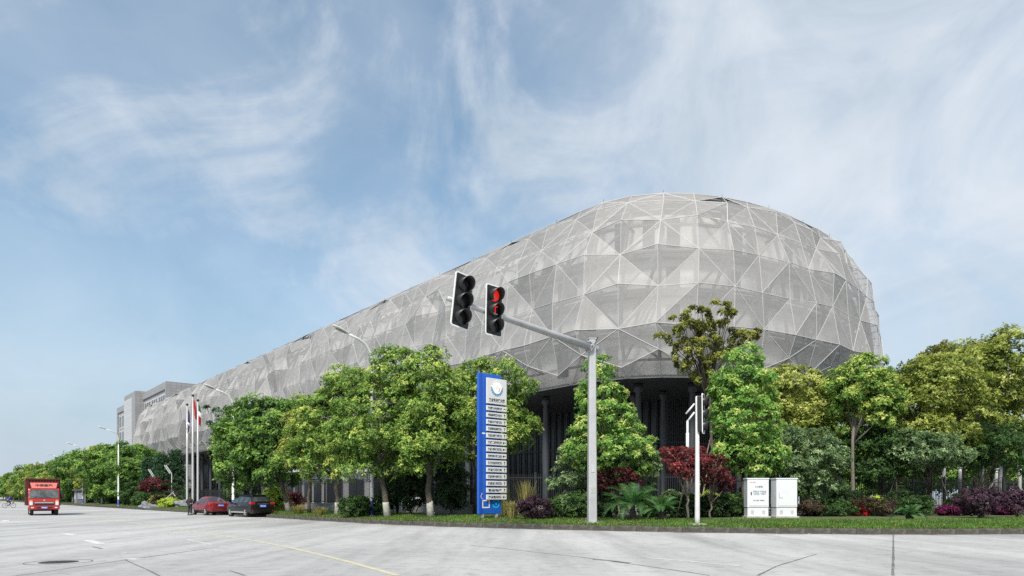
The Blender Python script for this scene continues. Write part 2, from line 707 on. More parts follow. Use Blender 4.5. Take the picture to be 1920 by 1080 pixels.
ribbon('road_joint', [g2(1420, 1079), g2(1455, 1062), g2(1530, 1039)], 0.045, M_joint, 0.003, 'joint between concrete slabs', 0.012)
ribbon('road_joint', [g2(1675, 1003), g2(1675, 1040), g2(1674, 1079)], 0.05, M_joint, 0.003, 'joint between concrete slabs', 0.004)
ribbon('road_joint', [g2(460, 1079), g2(430, 1070)], 0.045, M_joint, 0.003, 'joint between concrete slabs', 0.01)
ribbon('road_joint', [g2(175, 1025), g2(190, 1029)], 0.07, M_joint, 0.003, 'crack in the concrete', 0.03)

# dirt washed into the gutter: a ragged film along the kerb
gm = bpy.data.materials.new('gutter_dirt')
gm.use_nodes = True
t = gm.node_tree
b_ = t.nodes['Principled BSDF']
b_.inputs['Base Color'].default_value = (0.05, 0.046, 0.04, 1)
b_.inputs['Roughness'].default_value = 0.9
co = t.nodes.new('ShaderNodeTexCoord')
nz_ = t.nodes.new('ShaderNodeTexNoise')
nz_.inputs['Scale'].default_value = 0.45
nz_.inputs['Detail'].default_value = 8
nz_.inputs['Roughness'].default_value = 0.7
t.links.new(co.outputs['Object'], nz_.inputs[0])
at_ = t.nodes.new('ShaderNodeAttribute')
at_.attribute_name = 'edge'
mm = t.nodes.new('ShaderNodeMath')
mm.operation = 'MULTIPLY_ADD'
mm.inputs[1].default_value = 1.5
t.links.new(nz_.outputs[0], mm.inputs[0])
t.links.new(at_.outputs['Fac'], mm.inputs[2])
mr = t.nodes.new('ShaderNodeMapRange')
mr.inputs[1].default_value, mr.inputs[2].default_value = 0.95, 1.7
mr.inputs[4].default_value = 0.85
t.links.new(mm.outputs[0], mr.inputs[0])
tr = t.nodes.new('ShaderNodeBsdfTransparent')
mx = t.nodes.new('ShaderNodeMixShader')
t.links.new(mr.outputs[0], mx.inputs[0])
t.links.new(tr.outputs[0], mx.inputs[1])
t.links.new(b_.outputs[0], mx.inputs[2])
t.links.new(mx.outputs[0], t.nodes['Material Output'].inputs[0])
gi = [i for i in range(0, len(KP), 2) if KP[i].y < 130]
go = [-2.2, -1.2, -0.5, -0.15, -0.006]
gd = strip(go, [0.002] * 5, 'gutter_dirt', gm, gi)
ea = gd.data.attributes.new('edge', 'FLOAT', 'POINT')
ea.data.foreach_set('value', np.tile(np.array([-0.5, 0.0, 0.3, 0.75, 1.0], dtype=np.float32), len(gi)))
tag(gd, 'dark dirt washed along the gutter', kind='structure')

# manhole in its round patch
p = gp(110, 1054)
mh = thing('manhole', 'dark iron manhole cover in a round cut patch of the road', 'manhole', (p.x, p.y, 0), TH)
M_iron = mat('cast_iron', (0.045, 0.045, 0.047), 0.7, metal=0.3, var=0.3, scale=14)
b = MB()
n = 40
vs = [(r * math.cos(2 * math.pi * k / n), r * math.sin(2 * math.pi * k / n), 0.0035) for r in (0.69, 0.655) for k in range(n)]
b.add(vs, [(k, (k + 1) % n, n + (k + 1) % n, n + k) for k in range(n)]).build('patch_joint', M_joint, mh, fix=False)
MB().lathe([(0.40, 0.0), (0.40, 0.006), (0.36, 0.008), (0.355, 0.002)], 32).build('rim', M_iron, mh)
b = MB().lathe([(0.345, 0.0), (0.345, 0.006), (0.34, 0.0065)], 32)
for i in range(-5, 6):
    for j in range(-5, 6):
        if math.hypot(i, j) < 5.3:
            b.box((i * .06, j * .06, 0.0085), (.036, .036, .006))
b.build('cover', M_iron, mh)

# grass and fallen leaves
M_grass = leaf_mat('grass_blade', (0.035, 0.075, 0.012), (0.075, 0.16, 0.022), (0.16, 0.27, 0.05), 0.3)
sel = np.array([i for i in range(len(KP)) if KP[i].y < 100 and KP[i].x < 33])
w = 1.0 / np.maximum(KXY[sel, 1], 25) ** 1.6
w /= w.sum()
n = 80000
ii = rng.choice(sel, n, p=w)
off = 0.17 + rng.beta(0.9, 1.5, n) * 5.5
along = rng.uniform(-.5, .5, n)
bx = KXY[ii, 0] + KNN[ii, 0] * off + KNN[ii, 1] * along
by = KXY[ii, 1] + KNN[ii, 1] * off - KNN[ii, 0] * along
bz = np.interp(off, [0.0, 0.2, 1.0, 2.5, 4.5, 9.0], [0.2, 0.205, 0.27, 0.35, 0.40, 0.42]) - 0.01
ang = rng.uniform(0, 2 * np.pi, n)
patch = 0.5 + 0.5 * np.sin(bx * 1.3 + np.sin(by * 0.9) * 2) * np.sin(by * 1.1 + 1.7)
hgt = rng.uniform(.05, .12, n) * (0.75 + 0.5 * patch)
lean = rng.uniform(.0, .07, n)
wd = rng.uniform(.010, .022, n)
dx, dy = np.cos(ang), np.sin(ang)
base = np.stack([bx, by, bz], 1)
tip = base + np.stack([dx * lean, dy * lean, hgt], 1)
sd_ = np.stack([-dy, dx, np.zeros(n)], 1) * wd[:, None]
V4 = np.stack([base - sd_, base + sd_, tip + sd_ * 0.25, tip - sd_ * 0.25], 1)
thin = rng.random(n) < np.where(bx < 6, 0.25 + 0.9 * patch, 0.6 + 0.6 * patch)
tone = np.clip(rng.normal(0.5, 0.2, n) + (patch - 0.5) * 0.5, 0, 1)
g = link('grass', quads_mesh('grass', M_grass, V4[thin], tone[thin]))
tag(g, 'short green grass along the verge', kind='stuff')
M_litter = leaf_mat('fallen_leaf', (0.13, 0.08, 0.02), (0.26, 0.19, 0.05), (0.40, 0.33, 0.10), 0.1)
n = 5200
ii = rng.choice(sel, n, p=w)
off = np.abs(rng.normal(0, 1.4, n)) - 0.35
along = rng.uniform(-.5, .5, n)
bx = KXY[ii, 0] + KNN[ii, 0] * off + KNN[ii, 1] * along
by = KXY[ii, 1] + KNN[ii, 1] * off - KNN[ii, 0] * along
keep = np.where(off < 0.0, rng.random(n) < 0.25, (off > 0.22) & ((bx < 6) | (rng.random(n) < 0.45)))
bx, by, off = bx[keep], by[keep], off[keep]
n = len(bx)
bz = np.where(off < 0, 0.012, np.interp(off, [0.0, 0.2, 1.0, 2.5, 4.5, 9.0], [0.2, 0.205, 0.27, 0.35, 0.40, 0.42]) + 0.075)
c0 = np.stack([bx, by, bz], 1)
ang = rng.uniform(0, 6.28, n)
a_ = np.stack([np.cos(ang), np.sin(ang), rng.uniform(-.3, .3, n)], 1) * rng.uniform(.03, .06, n)[:, None]
b_ = np.stack([-np.sin(ang), np.cos(ang), rng.uniform(-.3, .3, n)], 1) * rng.uniform(.02, .04, n)[:, None]
V4 = np.stack([c0 - a_, c0 - b_, c0 + a_, c0 + b_], 1)
l_ = link('fallen_leaves', quads_mesh('fallen_leaves', M_litter, V4, rng.random(n)))
tag(l_, 'yellow fallen leaves on the verge and in the gutter', kind='stuff')
# ================================================================== the egg-shaped building in its mesh skin
random.seed(21)
T0, S0, WB, NA, NE, NG = 44.12, 47.04, 49.1, 15.68, 2.37, 0.848
S1, NA2 = 231.0, 12.5
CW = WB / 2
egg = thing('mesh_clad_building', 'long egg-shaped building wrapped in a faceted grey metal mesh skin', 'building',
            (V * (T0 + CW) + U * S0) + Vector((0, 0, 0.405)), TH)
EZ = 0.405                                # local heights below are measured from the site ground


def fphi(phi):
    c, s = math.cos(phi), math.sin(phi)
    return math.copysign(abs(c) ** (2 / NE), c), abs(s) ** (2 / NE)


# columns of the skin: street side, near nose, far side, far nose; local x across (V), y along (U)
cols = []
SP = 3.55
ns = round((S1 - S0) / SP)
for i in range(ns):
    cols.append(('L', S1 - S0 - (S1 - S0) * i / ns))


def arc_params(a):
    ph = np.linspace(0, math.pi, 721)
    pts = np.array([(-CW * fphi(p_)[0], -a * fphi(p_)[1]) for p_ in ph])
    s = np.concatenate([[0], np.cumsum(np.hypot(*np.diff(pts, axis=0).T))])
    k = round(s[-1] / SP)
    return [float(np.interp(s[-1] * q / k, s, ph)) for q in range(k)]


cols += [('N', p_) for p_ in arc_params(NA)]
cols += [('R', (S1 - S0) * i / ns) for i in range(ns)]
cols += [('F', p_) for p_ in arc_params(NA2)]
NC = len(cols)


def skin(j, d):
    """plan point of column j on the ring inset by d"""
    k, q = cols[j % NC]
    hw = CW - d
    if k == 'L':
        return Vector((-hw, q, 0))
    if k == 'R':
        return Vector((hw, q, 0))
    c, s = fphi(q)
    if k == 'N':
        return Vector((-hw * c, -(NA - d * NG) * s, 0))
    return Vector((hw * c, (S1 - S0) + (NA2 - d * NG * 1.3) * s, 0))


def plan_n(j, d=0.0):
    a, b_ = skin(j - 1, d), skin(j + 1, d)
    t = (b_ - a).normalized()
    return Vector((t.y, -t.x, 0)) * (1 if True else -1)


sgn = 1.0 if plan_n(5).x < 0 else -1.0        # outward on the street side is -x
RINGS = [(10.9, 2.56), (12.35, 0.55), (14.96, -0.4), (18.5, 0.0), (21.99, 0.54), (24.8, 1.58), (27.1, 2.86), (28.0, 3.7)]
RINGS = [(h + 1.5 - EZ, d) for h, d in RINGS]
NR = len(RINGS)
GV = [[None] * NC for _ in range(NR)]
JIT = [0.0, 0.25, 0.38, 0.40, 0.40, 0.36, 0.26, 0.05]
for k, (h, d) in enumerate(RINGS):
    for j in range(NC):
        p = skin(j, d)
        nn = plan_n(j, d) * sgn
        tt = Vector((-nn.y, nn.x, 0))
        jt = JIT[k] * ((1.15 + 0.75 * min(1.0, max(0.0, p.y - 10) / 60.0)) if cols[j][0] == 'L' else (0.5 if cols[j][0] == 'R' else 1.15))
        chk = 0.30 if (j + k) % 2 else -0.30
        o = jt * (chk * 1.2 + random.uniform(-1, 1))
        p = p + nn * o + tt * random.uniform(-1, 1) * (0.2 if 0 < k < NR - 1 else 0.05)
        z = h + (random.uniform(-.22, .22) if 1 < k < NR - 1 else 0.0)
        if k == 1:
            z += 0.55 if (j % 2) else -0.75
            p = p + nn * (0.5 if j % 2 else -0.5)
        p.z = z
        GV[k][j] = p


def panel_material():
    m = bpy.data.materials.new('metal_mesh')
    m.use_nodes = True
    t = m.node_tree
    b_ = t.nodes['Principled BSDF']
    b_.inputs['Base Color'].default_value = (0.55, 0.543, 0.542, 1)
    b_.inputs['Roughness'].default_value = 0.55
    b_.inputs['Metallic'].default_value = 0.0
    co = t.nodes.new('ShaderNodeTexCoord')
    n1 = t.nodes.new('ShaderNodeTexNoise')
    n1.inputs['Scale'].default_value = 0.35
    n1.inputs['Detail'].default_value = 5
    t.links.new(co.outputs['Object'], n1.inputs[0])
    oi = t.nodes.new('ShaderNodeNewGeometry')
    r_ = t.nodes.new('ShaderNodeMapRange')
    r_.inputs[1].default_value, r_.inputs[2].default_value = 0.3, 0.7
    r_.inputs[3].default_value, r_.inputs[4].default_value = 0.40, 0.47
    t.links.new(n1.outputs[0], r_.inputs[0])
    ad = t.nodes.new('ShaderNodeMath')
    ad.operation = 'MULTIPLY_ADD'
    ad.inputs[1].default_value = 0.13  # random openness per panel imitates lit and shaded facets
    t.links.new(oi.outputs['Random Per Island'], ad.inputs[0])
    t.links.new(r_.outputs[0], ad.inputs[2])
    tr = t.nodes.new('ShaderNodeBsdfTransparent')
    tl = t.nodes.new('ShaderNodeBsdfTranslucent')
    tl.inputs[0].default_value = (0.6, 0.59, 0.58, 1)
    m1 = t.nodes.new('ShaderNodeMixShader')
    m1.inputs[0].default_value = 0.22
    t.links.new(b_.outputs[0], m1.inputs[1])
    t.links.new(tl.outputs[0], m1.inputs[2])
    mx = t.nodes.new('ShaderNodeMixShader')
    t.links.new(ad.outputs[0], mx.inputs[0])
    t.links.new(tr.outputs[0], mx.inputs[1])
    t.links.new(m1.outputs[0], mx.inputs[2])
    t.links.new(mx.outputs[0], t.nodes['Material Output'].inputs[0])
    return m


M_mesh = panel_material()
M_mull = mat('mullion', (0.43, 0.425, 0.42), 0.5)
M_steel = mat('dark_steel', (0.045, 0.045, 0.05), 0.6, metal=0.2)
M_steel2 = mat('mid_steel', (0.075, 0.075, 0.08), 0.6)
M_inner = mat('inner_cladding', (0.52, 0.51, 0.505), 0.7, var=0.12, scale=0.25)
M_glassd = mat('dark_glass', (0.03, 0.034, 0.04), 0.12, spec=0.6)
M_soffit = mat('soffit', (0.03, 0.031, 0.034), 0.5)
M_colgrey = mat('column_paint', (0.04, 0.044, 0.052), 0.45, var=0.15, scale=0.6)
M_roof = mat('flat_roof', (0.22, 0.22, 0.22), 0.9)

tris, edges = [], set()
for k in range(NR - 1):
    for j in range(NC):
        j2 = (j + 1) % NC
        a, b_, c, d = (k, j), (k, j2), (k + 1, j2), (k + 1, j)
        flip = ((j + k) % 2 == 0) if random.random() < 0.72 else (random.random() < 0.5)
        top = k == NR - 2
        if top:
            flip = j % 2 == 0
        pair = [(a, b_, c), (a, c, d)] if flip else [(a, b_, d), (b_, c, d)]
        for q in pair:
            e = [(q[0], q[1]), (q[1], q[2]), (q[2], q[0])]
            for x, y in e:
                edges.add(tuple(sorted((x, y))))
            if top and (j % 8 in (0, 1)) and sum(1 for x in q if x[0] == k + 1) == 1:
                continue                                        # open bays along the crown
            tris.append(q)


def ev(q):
    return GV[q[0]][q[1]]


bpy.context.view_layer.update()
EM = egg.matrix_basis.copy()


def scr(p):
    w_ = EM @ p
    return (960 + F * w_.x / w_.y, HZ - F * (w_.z - 1.5) / w_.y, w_)


def score(q):
    s = [scr(ev(x)) for x in q]
    ar = (s[1][0] - s[0][0]) * (s[2][1] - s[0][1]) - (s[2][0] - s[0][0]) * (s[1][1] - s[0][1])
    nn = (ev(q[1]) - ev(q[0])).cross(ev(q[2]) - ev(q[0]))
    cen = (ev(q[0]) + ev(q[1]) + ev(q[2])) / 3
    out = EM.to_3x3() @ nn
    w_ = EM @ cen
    m = skin(q[0][1], 0)
    facing = plan_n(q[0][1]) * sgn
    fw = EM.to_3x3() @ facing
    if fw.dot(w_ - Vector((0, 0, 1.5))) > 0:
        return -1
    if s[0][1] > 800:
        return abs(ar) * 0.3
    return abs(ar)


ranked = sorted(tris, key=score, reverse=True)
single, rest = ranked[:300], ranked[300:]


def inset_tri(q, f=0.985):
    p = [ev(x) for x in q]
    c = (p[0] + p[1] + p[2]) / 3
    return [c + (x - c) * f for x in p]


for q in single:
    p = inset_tri(q)
    c = (p[0] + p[1] + p[2]) / 3
    me = bpy.data.meshes.new('panel')
    me.from_pydata([x - c for x in p], [], [(0, 1, 2)])
    me.materials.append(M_mesh)
    link('panel', me, egg, c)
b = MB()
for q in rest:
    b.add(inset_tri(q), [(0, 1, 2)])
o = b.build('panel_field', M_mesh, egg, fix=False)
tag(o, kind='stuff')
b = MB()
for x, y in edges:
    p, q = ev(x), ev(y)
    if score((x, y, (min(x[0] + 1, NR - 1), x[1]))) < -0.5 and cols[x[1]][0] == 'R':
        continue
    far_ = max(0.0, min(1.0, p.y / 90.0))
    b.tube([p, q], (0.038 if x[0] == y[0] or x[1] != y[1] else 0.032) * (1 - 0.6 * far_), 4, cap=False)
o = b.build('mullion_grid', M_mull, egg, fix=False)
tag(o, kind='stuff')

# what shows through the mesh: steel, slabs, the inner facade
vis = [j for j in range(NC) if cols[j][0] in 'LN' or (cols[j][0] == 'R' and cols[j][1] < 30) or cols[j][0] == 'F']
b = MB()
INSR = [(h, d + 1.15) for h, d in RINGS]
SV = [[skin(j, d) + Vector((0, 0, h)) for j in range(NC)] for h, d in INSR]
for j in vis:
    j2 = (j + 1) % NC
    for k in range(1, NR - 1):
        if k < NR - 2:
            b.tube([SV[k][j], SV[k + 1][j]], 0.17, 4, cap=False)
        b.tube([SV[k][j], SV[k][j2]], 0.14, 4, cap=False)
        if random.random() < 0.42 and k < NR - 2:
            pq = (SV[k][j], SV[k + 1][j2]) if random.random() < .5 else (SV[k][j2], SV[k + 1][j])
            b.tube(list(pq), 0.13, 4, cap=False)
        b.tube([SV[k][j], GV[k][j]], 0.06, 4, cap=False)
        if 1 < k < NR - 2 and random.random() < 0.6:
            b.tube([skin(j, RINGS[k][1] + 3.0) + Vector((0, 0, RINGS[k][0] + .1)), SV[k][j]], 0.12, 4, cap=False)
    # deep raking struts between inner wall and skin
    if j % 2 == 0:
        b.tube([skin(j, 3.4) + Vector((0, 0, RINGS[2][0])), SV[4][j2]], 0.17, 5, cap=False)
        b.tube([skin(j2, 3.4) + Vector((0, 0, RINGS[3][0] + 1)), SV[1][j]], 0.15, 5, cap=False)
o = b.build('steel_bracing', M_steel2, egg, fix=False)
tag(o, kind='stuff')
# crown truss seen through the open bays
b = MB()
for j in vis:
    j2 = (j + 1) % NC
    lo = [skin(x, 3.3) + Vector((0, 0, RINGS[6][0] - 0.5)) for x in (j, j2)]
    hi = [skin(x, 3.75) + Vector((0, 0, RINGS[7][0] - 0.12)) for x in (j, j2)]
    b.tube(lo, 0.11, 4, cap=False)
    b.tube(hi, 0.12, 4, cap=False)
    b.tube([lo[0], hi[0]], 0.12, 4, cap=False)
    b.tube([lo[0], hi[1]] if j % 2 else [hi[0], lo[1]], 0.09, 4, cap=False)
    if j % 2:
        p = GV[NR - 1][j]
        b.tube([p, p + Vector((0, 0, 0.3))], 0.014, 4, cap=False)
o = b.build('crown_truss', M_steel, egg, fix=False)
tag(o, kind='stuff')


def loop_poly(d, z, rev=False):
    pts = [skin(j, d) + Vector((0, 0, z)) for j in range(NC)]
    return pts


def slab(name, d, z0, z1, m):
    a, c = loop_poly(d, z0), loop_poly(d, z1)
    b = MB()
    b.add(a + c, [tuple(range(NC - 1, -1, -1)), tuple(range(NC, 2 * NC))] + [(j, (j + 1) % NC, NC + (j + 1) % NC, NC + j) for j in range(NC)])
    return b.build(name, m, egg)


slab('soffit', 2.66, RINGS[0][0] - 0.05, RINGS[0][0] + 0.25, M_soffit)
ZF = [RINGS[0][0] + 0.25, RINGS[2][0] + 0.3, RINGS[3][0] + 0.3, RINGS[4][0] + 0.3, RINGS[6][0] - 0.4]
for z in ZF[1:4]:
    slab('floor_slab', 2.7, z - 0.45, z, M_steel2)
slab('roof', 4.0, RINGS[6][0] - 0.45, RINGS[7][0] - 0.14, M_roof)
iw, wn = MB(), MB()
for j in vis:
    j2 = (j + 1) % NC
    for k in range(4):
        z0, z1 = ZF[k], ZF[k + 1] - 0.45
        p, q = skin(j, 3.6 if k < 3 else 4.3), skin(j2, 3.6 if k < 3 else 4.3)
        iw.add([p + Vector((0, 0, z0)), q + Vector((0, 0, z0)), q + Vector((0, 0, z1)), p + Vector((0, 0, z1))], [(0, 1, 2, 3)])
        nn = plan_n(j, 5) * sgn
        if random.random() < 0.5:
            a0, a1 = random.choice(((0.12, 0.88), (0.1, 0.55), (0.45, 0.9), (0.3, 0.7)))
            s0, s1 = z0 + random.choice((0.2, 0.9)), z1 - random.choice((0.3, 0.6))
            pa, pb = p + (q - p) * a0 + nn * 0.06, p + (q - p) * a1 + nn * 0.06
            wn.add([pa + Vector((0, 0, s0)), pb + Vector((0, 0, s0)), pb + Vector((0, 0, s1)), pa + Vector((0, 0, s1))], [(0, 1, 2, 3)])
tag(iw.build('inner_wall', M_inner, egg, fix=False), kind='stuff')
tag(wn.build('inner_windows', M_glassd, egg, fix=False), kind='stuff')

# lit ceiling strips in the lowest storey of the nose
M_strip = mat('light_strip', (0.9, 0.9, 0.88), 0.5, emit=(1, 0.98, 0.93), estr=1.6)
nose = [j for j in range(NC) if cols[j][0] == 'N']
for i, j in enumerate(nose[3:15:1]):
    for dd, zz in ((2.6, ZF[1] - 0.52), (4.2, ZF[1] - 0.52)):
        if (i + int(dd)) % 2:
            p = skin(j, dd + 1.3)
            t = (skin(j + 1, 3) - skin(j, 3)).normalized()
            MB().box((0, 0, 0), (0.5, 0.12, 0.05)).build('ceiling_light', M_strip, egg, loc=(p.x, p.y, zz), rz=math.atan2(t.y, t.x))

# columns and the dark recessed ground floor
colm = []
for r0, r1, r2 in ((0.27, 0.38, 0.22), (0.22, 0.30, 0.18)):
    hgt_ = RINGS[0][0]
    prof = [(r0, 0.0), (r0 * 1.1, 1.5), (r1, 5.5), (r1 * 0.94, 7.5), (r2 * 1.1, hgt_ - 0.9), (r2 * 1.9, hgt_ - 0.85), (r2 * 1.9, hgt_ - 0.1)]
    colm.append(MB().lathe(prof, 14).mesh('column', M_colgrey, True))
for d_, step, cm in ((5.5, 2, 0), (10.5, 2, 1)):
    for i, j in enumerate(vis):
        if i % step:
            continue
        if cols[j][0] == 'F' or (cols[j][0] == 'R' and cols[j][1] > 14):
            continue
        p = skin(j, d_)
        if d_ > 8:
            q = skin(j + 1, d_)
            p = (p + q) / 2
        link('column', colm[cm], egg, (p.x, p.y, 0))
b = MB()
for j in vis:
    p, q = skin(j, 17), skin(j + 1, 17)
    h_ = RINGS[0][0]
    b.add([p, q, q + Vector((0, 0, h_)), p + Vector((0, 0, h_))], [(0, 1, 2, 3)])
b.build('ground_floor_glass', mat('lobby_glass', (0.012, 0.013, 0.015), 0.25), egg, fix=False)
b = MB()
for j in vis:
    p, q = skin(j, 16.8), skin(j + 1, 16.8)
    for k in range(3):
        a = p + (q - p) * (k / 3)
        b.bar(a, a + Vector((0, 0, RINGS[0][0])), 0.14)
    for zz in (3.6, 7.2):
        b.bar(p + Vector((0, 0, zz)), q + Vector((0, 0, zz)), 0.16)
tag(b.build('glazing_bars', M_steel, egg, fix=False), kind='stuff')

# ================================================================== the tiled office block behind its far end
OL = V * 58.5 + U * 257


def tile_mat(name, c1, c2, mortar, sx):
    m = bpy.data.materials.new(name)
    m.use_nodes = True
    t = m.node_tree
    b_ = t.nodes['Principled BSDF']
    b_.inputs['Roughness'].default_value = 0.6
    co = t.nodes.new('ShaderNodeTexCoord')
    sp = t.nodes.new('ShaderNodeSeparateXYZ')
    t.links.new(co.outputs['Object'], sp.inputs[0])
    ad = t.nodes.new('ShaderNodeMath')
    ad.operation = 'ADD'
    t.links.new(sp.outputs[0], ad.inputs[0])
    t.links.new(sp.outputs[1], ad.inputs[1])
    cb = t.nodes.new('ShaderNodeCombineXYZ')
    t.links.new(ad.outputs[0], cb.inputs[0])
    t.links.new(sp.outputs[2], cb.inputs[1])
    br = t.nodes.new('ShaderNodeTexBrick')
    br.offset = 0.0
    br.inputs['Color1'].default_value = (*c1, 1)
    br.inputs['Color2'].default_value = (*c2, 1)
    br.inputs['Mortar'].default_value = (*mortar, 1)
    br.inputs['Scale'].default_value = 1.0
    br.inputs['Mortar Size'].default_value = 0.05
    br.inputs['Brick Width'].default_value = sx
    br.inputs['Row Height'].default_value = 1.0
    t.links.new(cb.outputs[0], br.inputs['Vector'])
    t.links.new(br.outputs[0], b_.inputs['Base Color'])
    return m


M_tile = tile_mat('granite_cladding', (0.23, 0.23, 0.24), (0.27, 0.27, 0.28), (0.15, 0.15, 0.16), 1.6)
M_tile2 = tile_mat('pale_cladding', (0.38, 0.39, 0.41), (0.42, 0.43, 0.45), (0.25, 0.26, 0.28), 30.0)
M_frame = mat('window_frame_white', (0.45, 0.45, 0.46), 0.5)
M_pane = mat('office_pane', (0.05, 0.055, 0.065), 0.15)
off_ = thing('office_block', 'grey tiled office block behind the far end of the egg-shaped building', 'building', (OL.x, OL.y, 0.405), TH)


def office_wall(name, x0, x1, y0, y1, z0, z1, m=None):
    return MB().box(((x0 + x1) / 2, (y0 + y1) / 2, (z0 + z1) / 2), (x1 - x0, y1 - y0, z1 - z0)).build(name, m or M_tile, off_)


office_wall('wall', 0.45, 45, 0.0, 36, 0, 38.7)                    # near block, body
office_wall('parapet_band', 0.0, 45.1, 0.0, 36, 38.7, 41.2)
office_wall('pier', 0.0, 0.45, 0.0, 1.6, 0, 38.7)
office_wall('tower', -2.6, 40, 36, 57, 0, 42.0, M_tile)
office_wall('tower_cladding', -2.75, -2.6, 42, 57, 0, 40.0, M_tile2)
office_wall('wall', 0.45, 40, 57, 88, 0, 38.2)
office_wall('parapet_band', 0.0, 40, 57, 88, 38.2, 40.6)
office_wall('pier', 0.0, 0.45, 86, 88, 0, 38.2)


def office_window(y0, y1, z0, z1, nx):
    w_ = MB()
    th = 0.45
    for a in range(nx + 1):
        yy = y0 + (y1 - y0) * a / nx
        w_.box((0.40, yy, (z0 + z1) / 2), (0.12, th, z1 - z0))
    w_.box((0.41, (y0 + y1) / 2, z0), (0.10, y1 - y0, th))
    w_.box((0.41, (y0 + y1) / 2, z1), (0.10, y1 - y0, th))
    f_ = w_.build('window', M_frame, off_)
    for a in range(nx):
        ya, yb = y0 + (y1 - y0) * a / nx + 0.2, y0 + (y1 - y0) * (a + 1) / nx - 0.2
        MB().add([(0.425, ya, z0), (0.425, yb, z0), (0.425, yb, z1), (0.425, ya, z1)], [(0, 1, 2, 3)]).build('pane', M_pane, f_, fix=False)


for k in range(3):
    for q in range(2):
        office_window(3.2 + k * 10.8, 12.6 + k * 10.8, 31.0 - q * 9, 37.2 - q * 9, 3)
for r_ in range(4):
    for k in range(4):
        office_window(61.5 + k * 6.0, 66.5 + k * 6.0, 31.4 - r_ * 6.8, 36.6 - r_ * 6.8, 1)
for k in range(5):
    office_wall('pier', 0.34, 0.45, 60.2 + k * 6.0, 60.9 + k * 6.0, 6, 38.0, M_frame)
MB().box((22, -0.06, 33.2), (3.2, 0.16, 2.4)).build('side_window', M_pane, off_)

# ================================================================== far end of the street
def far_block(px0, px1, pyt, Y, label, c, floors):
    x0, x1 = (px0 - 960) / F * Y, (px1 - 960) / F * Y
    h_ = hz(pyt, Y)
    t = thing('distant_building', label, 'building', ((x0 + x1) / 2, Y, 0.405), 0.2)
    m = mat('far_wall_hazed_%d' % px0, c, 0.8)  # air haze painted into the wall colour, paler with distance
    MB().box((0, 0, h_ / 2), (x1 - x0, 18, h_)).build('wall', m, t)
    MB().box((0, 0, h_ + 0.5), ((x1 - x0) * 0.5, 8, 1.0)).build('roof', m, t)
    for k in range(floors):
        z = h_ * (k + 0.45) / floors
        MB().box((0, -9.05, z + h_ * 0.12 / floors), ((x1 - x0) * 0.92, 0.2, h_ * 0.4 / floors)).build('window', M_pane, t)


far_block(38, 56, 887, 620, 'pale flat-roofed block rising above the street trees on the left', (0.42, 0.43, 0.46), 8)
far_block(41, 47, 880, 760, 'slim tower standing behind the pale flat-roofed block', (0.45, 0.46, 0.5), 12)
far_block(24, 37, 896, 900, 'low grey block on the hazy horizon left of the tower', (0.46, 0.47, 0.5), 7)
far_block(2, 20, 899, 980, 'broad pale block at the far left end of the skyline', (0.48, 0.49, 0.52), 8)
# ================================================================== fence
random.seed(5)
M_fence = mat('fence_steel', (0.022, 0.024, 0.028), 0.5, metal=0.2)
M_lowwall = mat('fence_base_concrete', (0.26, 0.26, 0.26), 0.9, var=0.3, scale=1.2)


def fence(pts, label, base=True, h_=2.1, zb=0.55):
    t = thing('steel_fence', label, 'fence', (pts[0][0], pts[0][1], 0.405))
    o = Vector((pts[0][0], pts[0][1], 0))
    P = [Vector((x, y, 0)) - o for x, y in pts]
    post = MB().box((0, 0, (zb + h_) / 2), (0.10, 0.10, zb + h_)).box((0, 0, zb + h_ + 0.04), (0.14, 0.14, 0.08)).mesh('post', M_fence)
    pick, rail, bs = MB(), MB(), MB()
    for a, b_ in zip(P[:-1], P[1:]):
        L_ = (b_ - a).length
        d = (b_ - a) / L_
        n_ = max(1, round(L_ / 3.0))
        rz_ = math.atan2(d.y, d.x)
        for k in range(n_):
            link('post', post, t, a + d * (L_ * k / n_), rz_)
        for k in range(int(L_ / 0.14)):
            p = a + d * (k * 0.14 + 0.07)
            pick.box((p.x, p.y, zb + h_ / 2 + 0.03), (0.028, 0.028, h_ - 0.1), rz_)
        m = (a + b_) / 2
        for zz in (zb + 0.2, zb + h_ - 0.25):
            rail.box((m.x, m.y, zz), (L_, 0.045, 0.05), rz_)
        if base:
            bs.box((m.x, m.y, zb / 2), (L_ + 0.05, 0.24, zb), rz_)
            bs.box((m.x, m.y, zb + 0.02), (L_ + 0.06, 0.30, 0.06), rz_)
    tag(pick.build('pickets', M_fence, t, fix=False), kind='stuff')
    rail.build('rail', M_fence, t)
    if base:
        bs.build('base_wall', M_lowwall, t)


fence([(-27.0, 74.5), (-3.4, 46.0), (4.0, 43.6), (12, 43.4)], 'dark steel picket fence on a low concrete wall behind the blue totem sign')
fence([(12.2, 43.4), (24, 44.5), (40, 50), (58, 62)], 'dark steel picket fence behind the trees and cabinets on the right', base=False, zb=0.1, h_=2.3)
fence([(-62, 112), (-45, 92.5), (-34, 81)], 'pale steel picket fence behind the flagpoles', base=False, zb=0.1, h_=2.0)

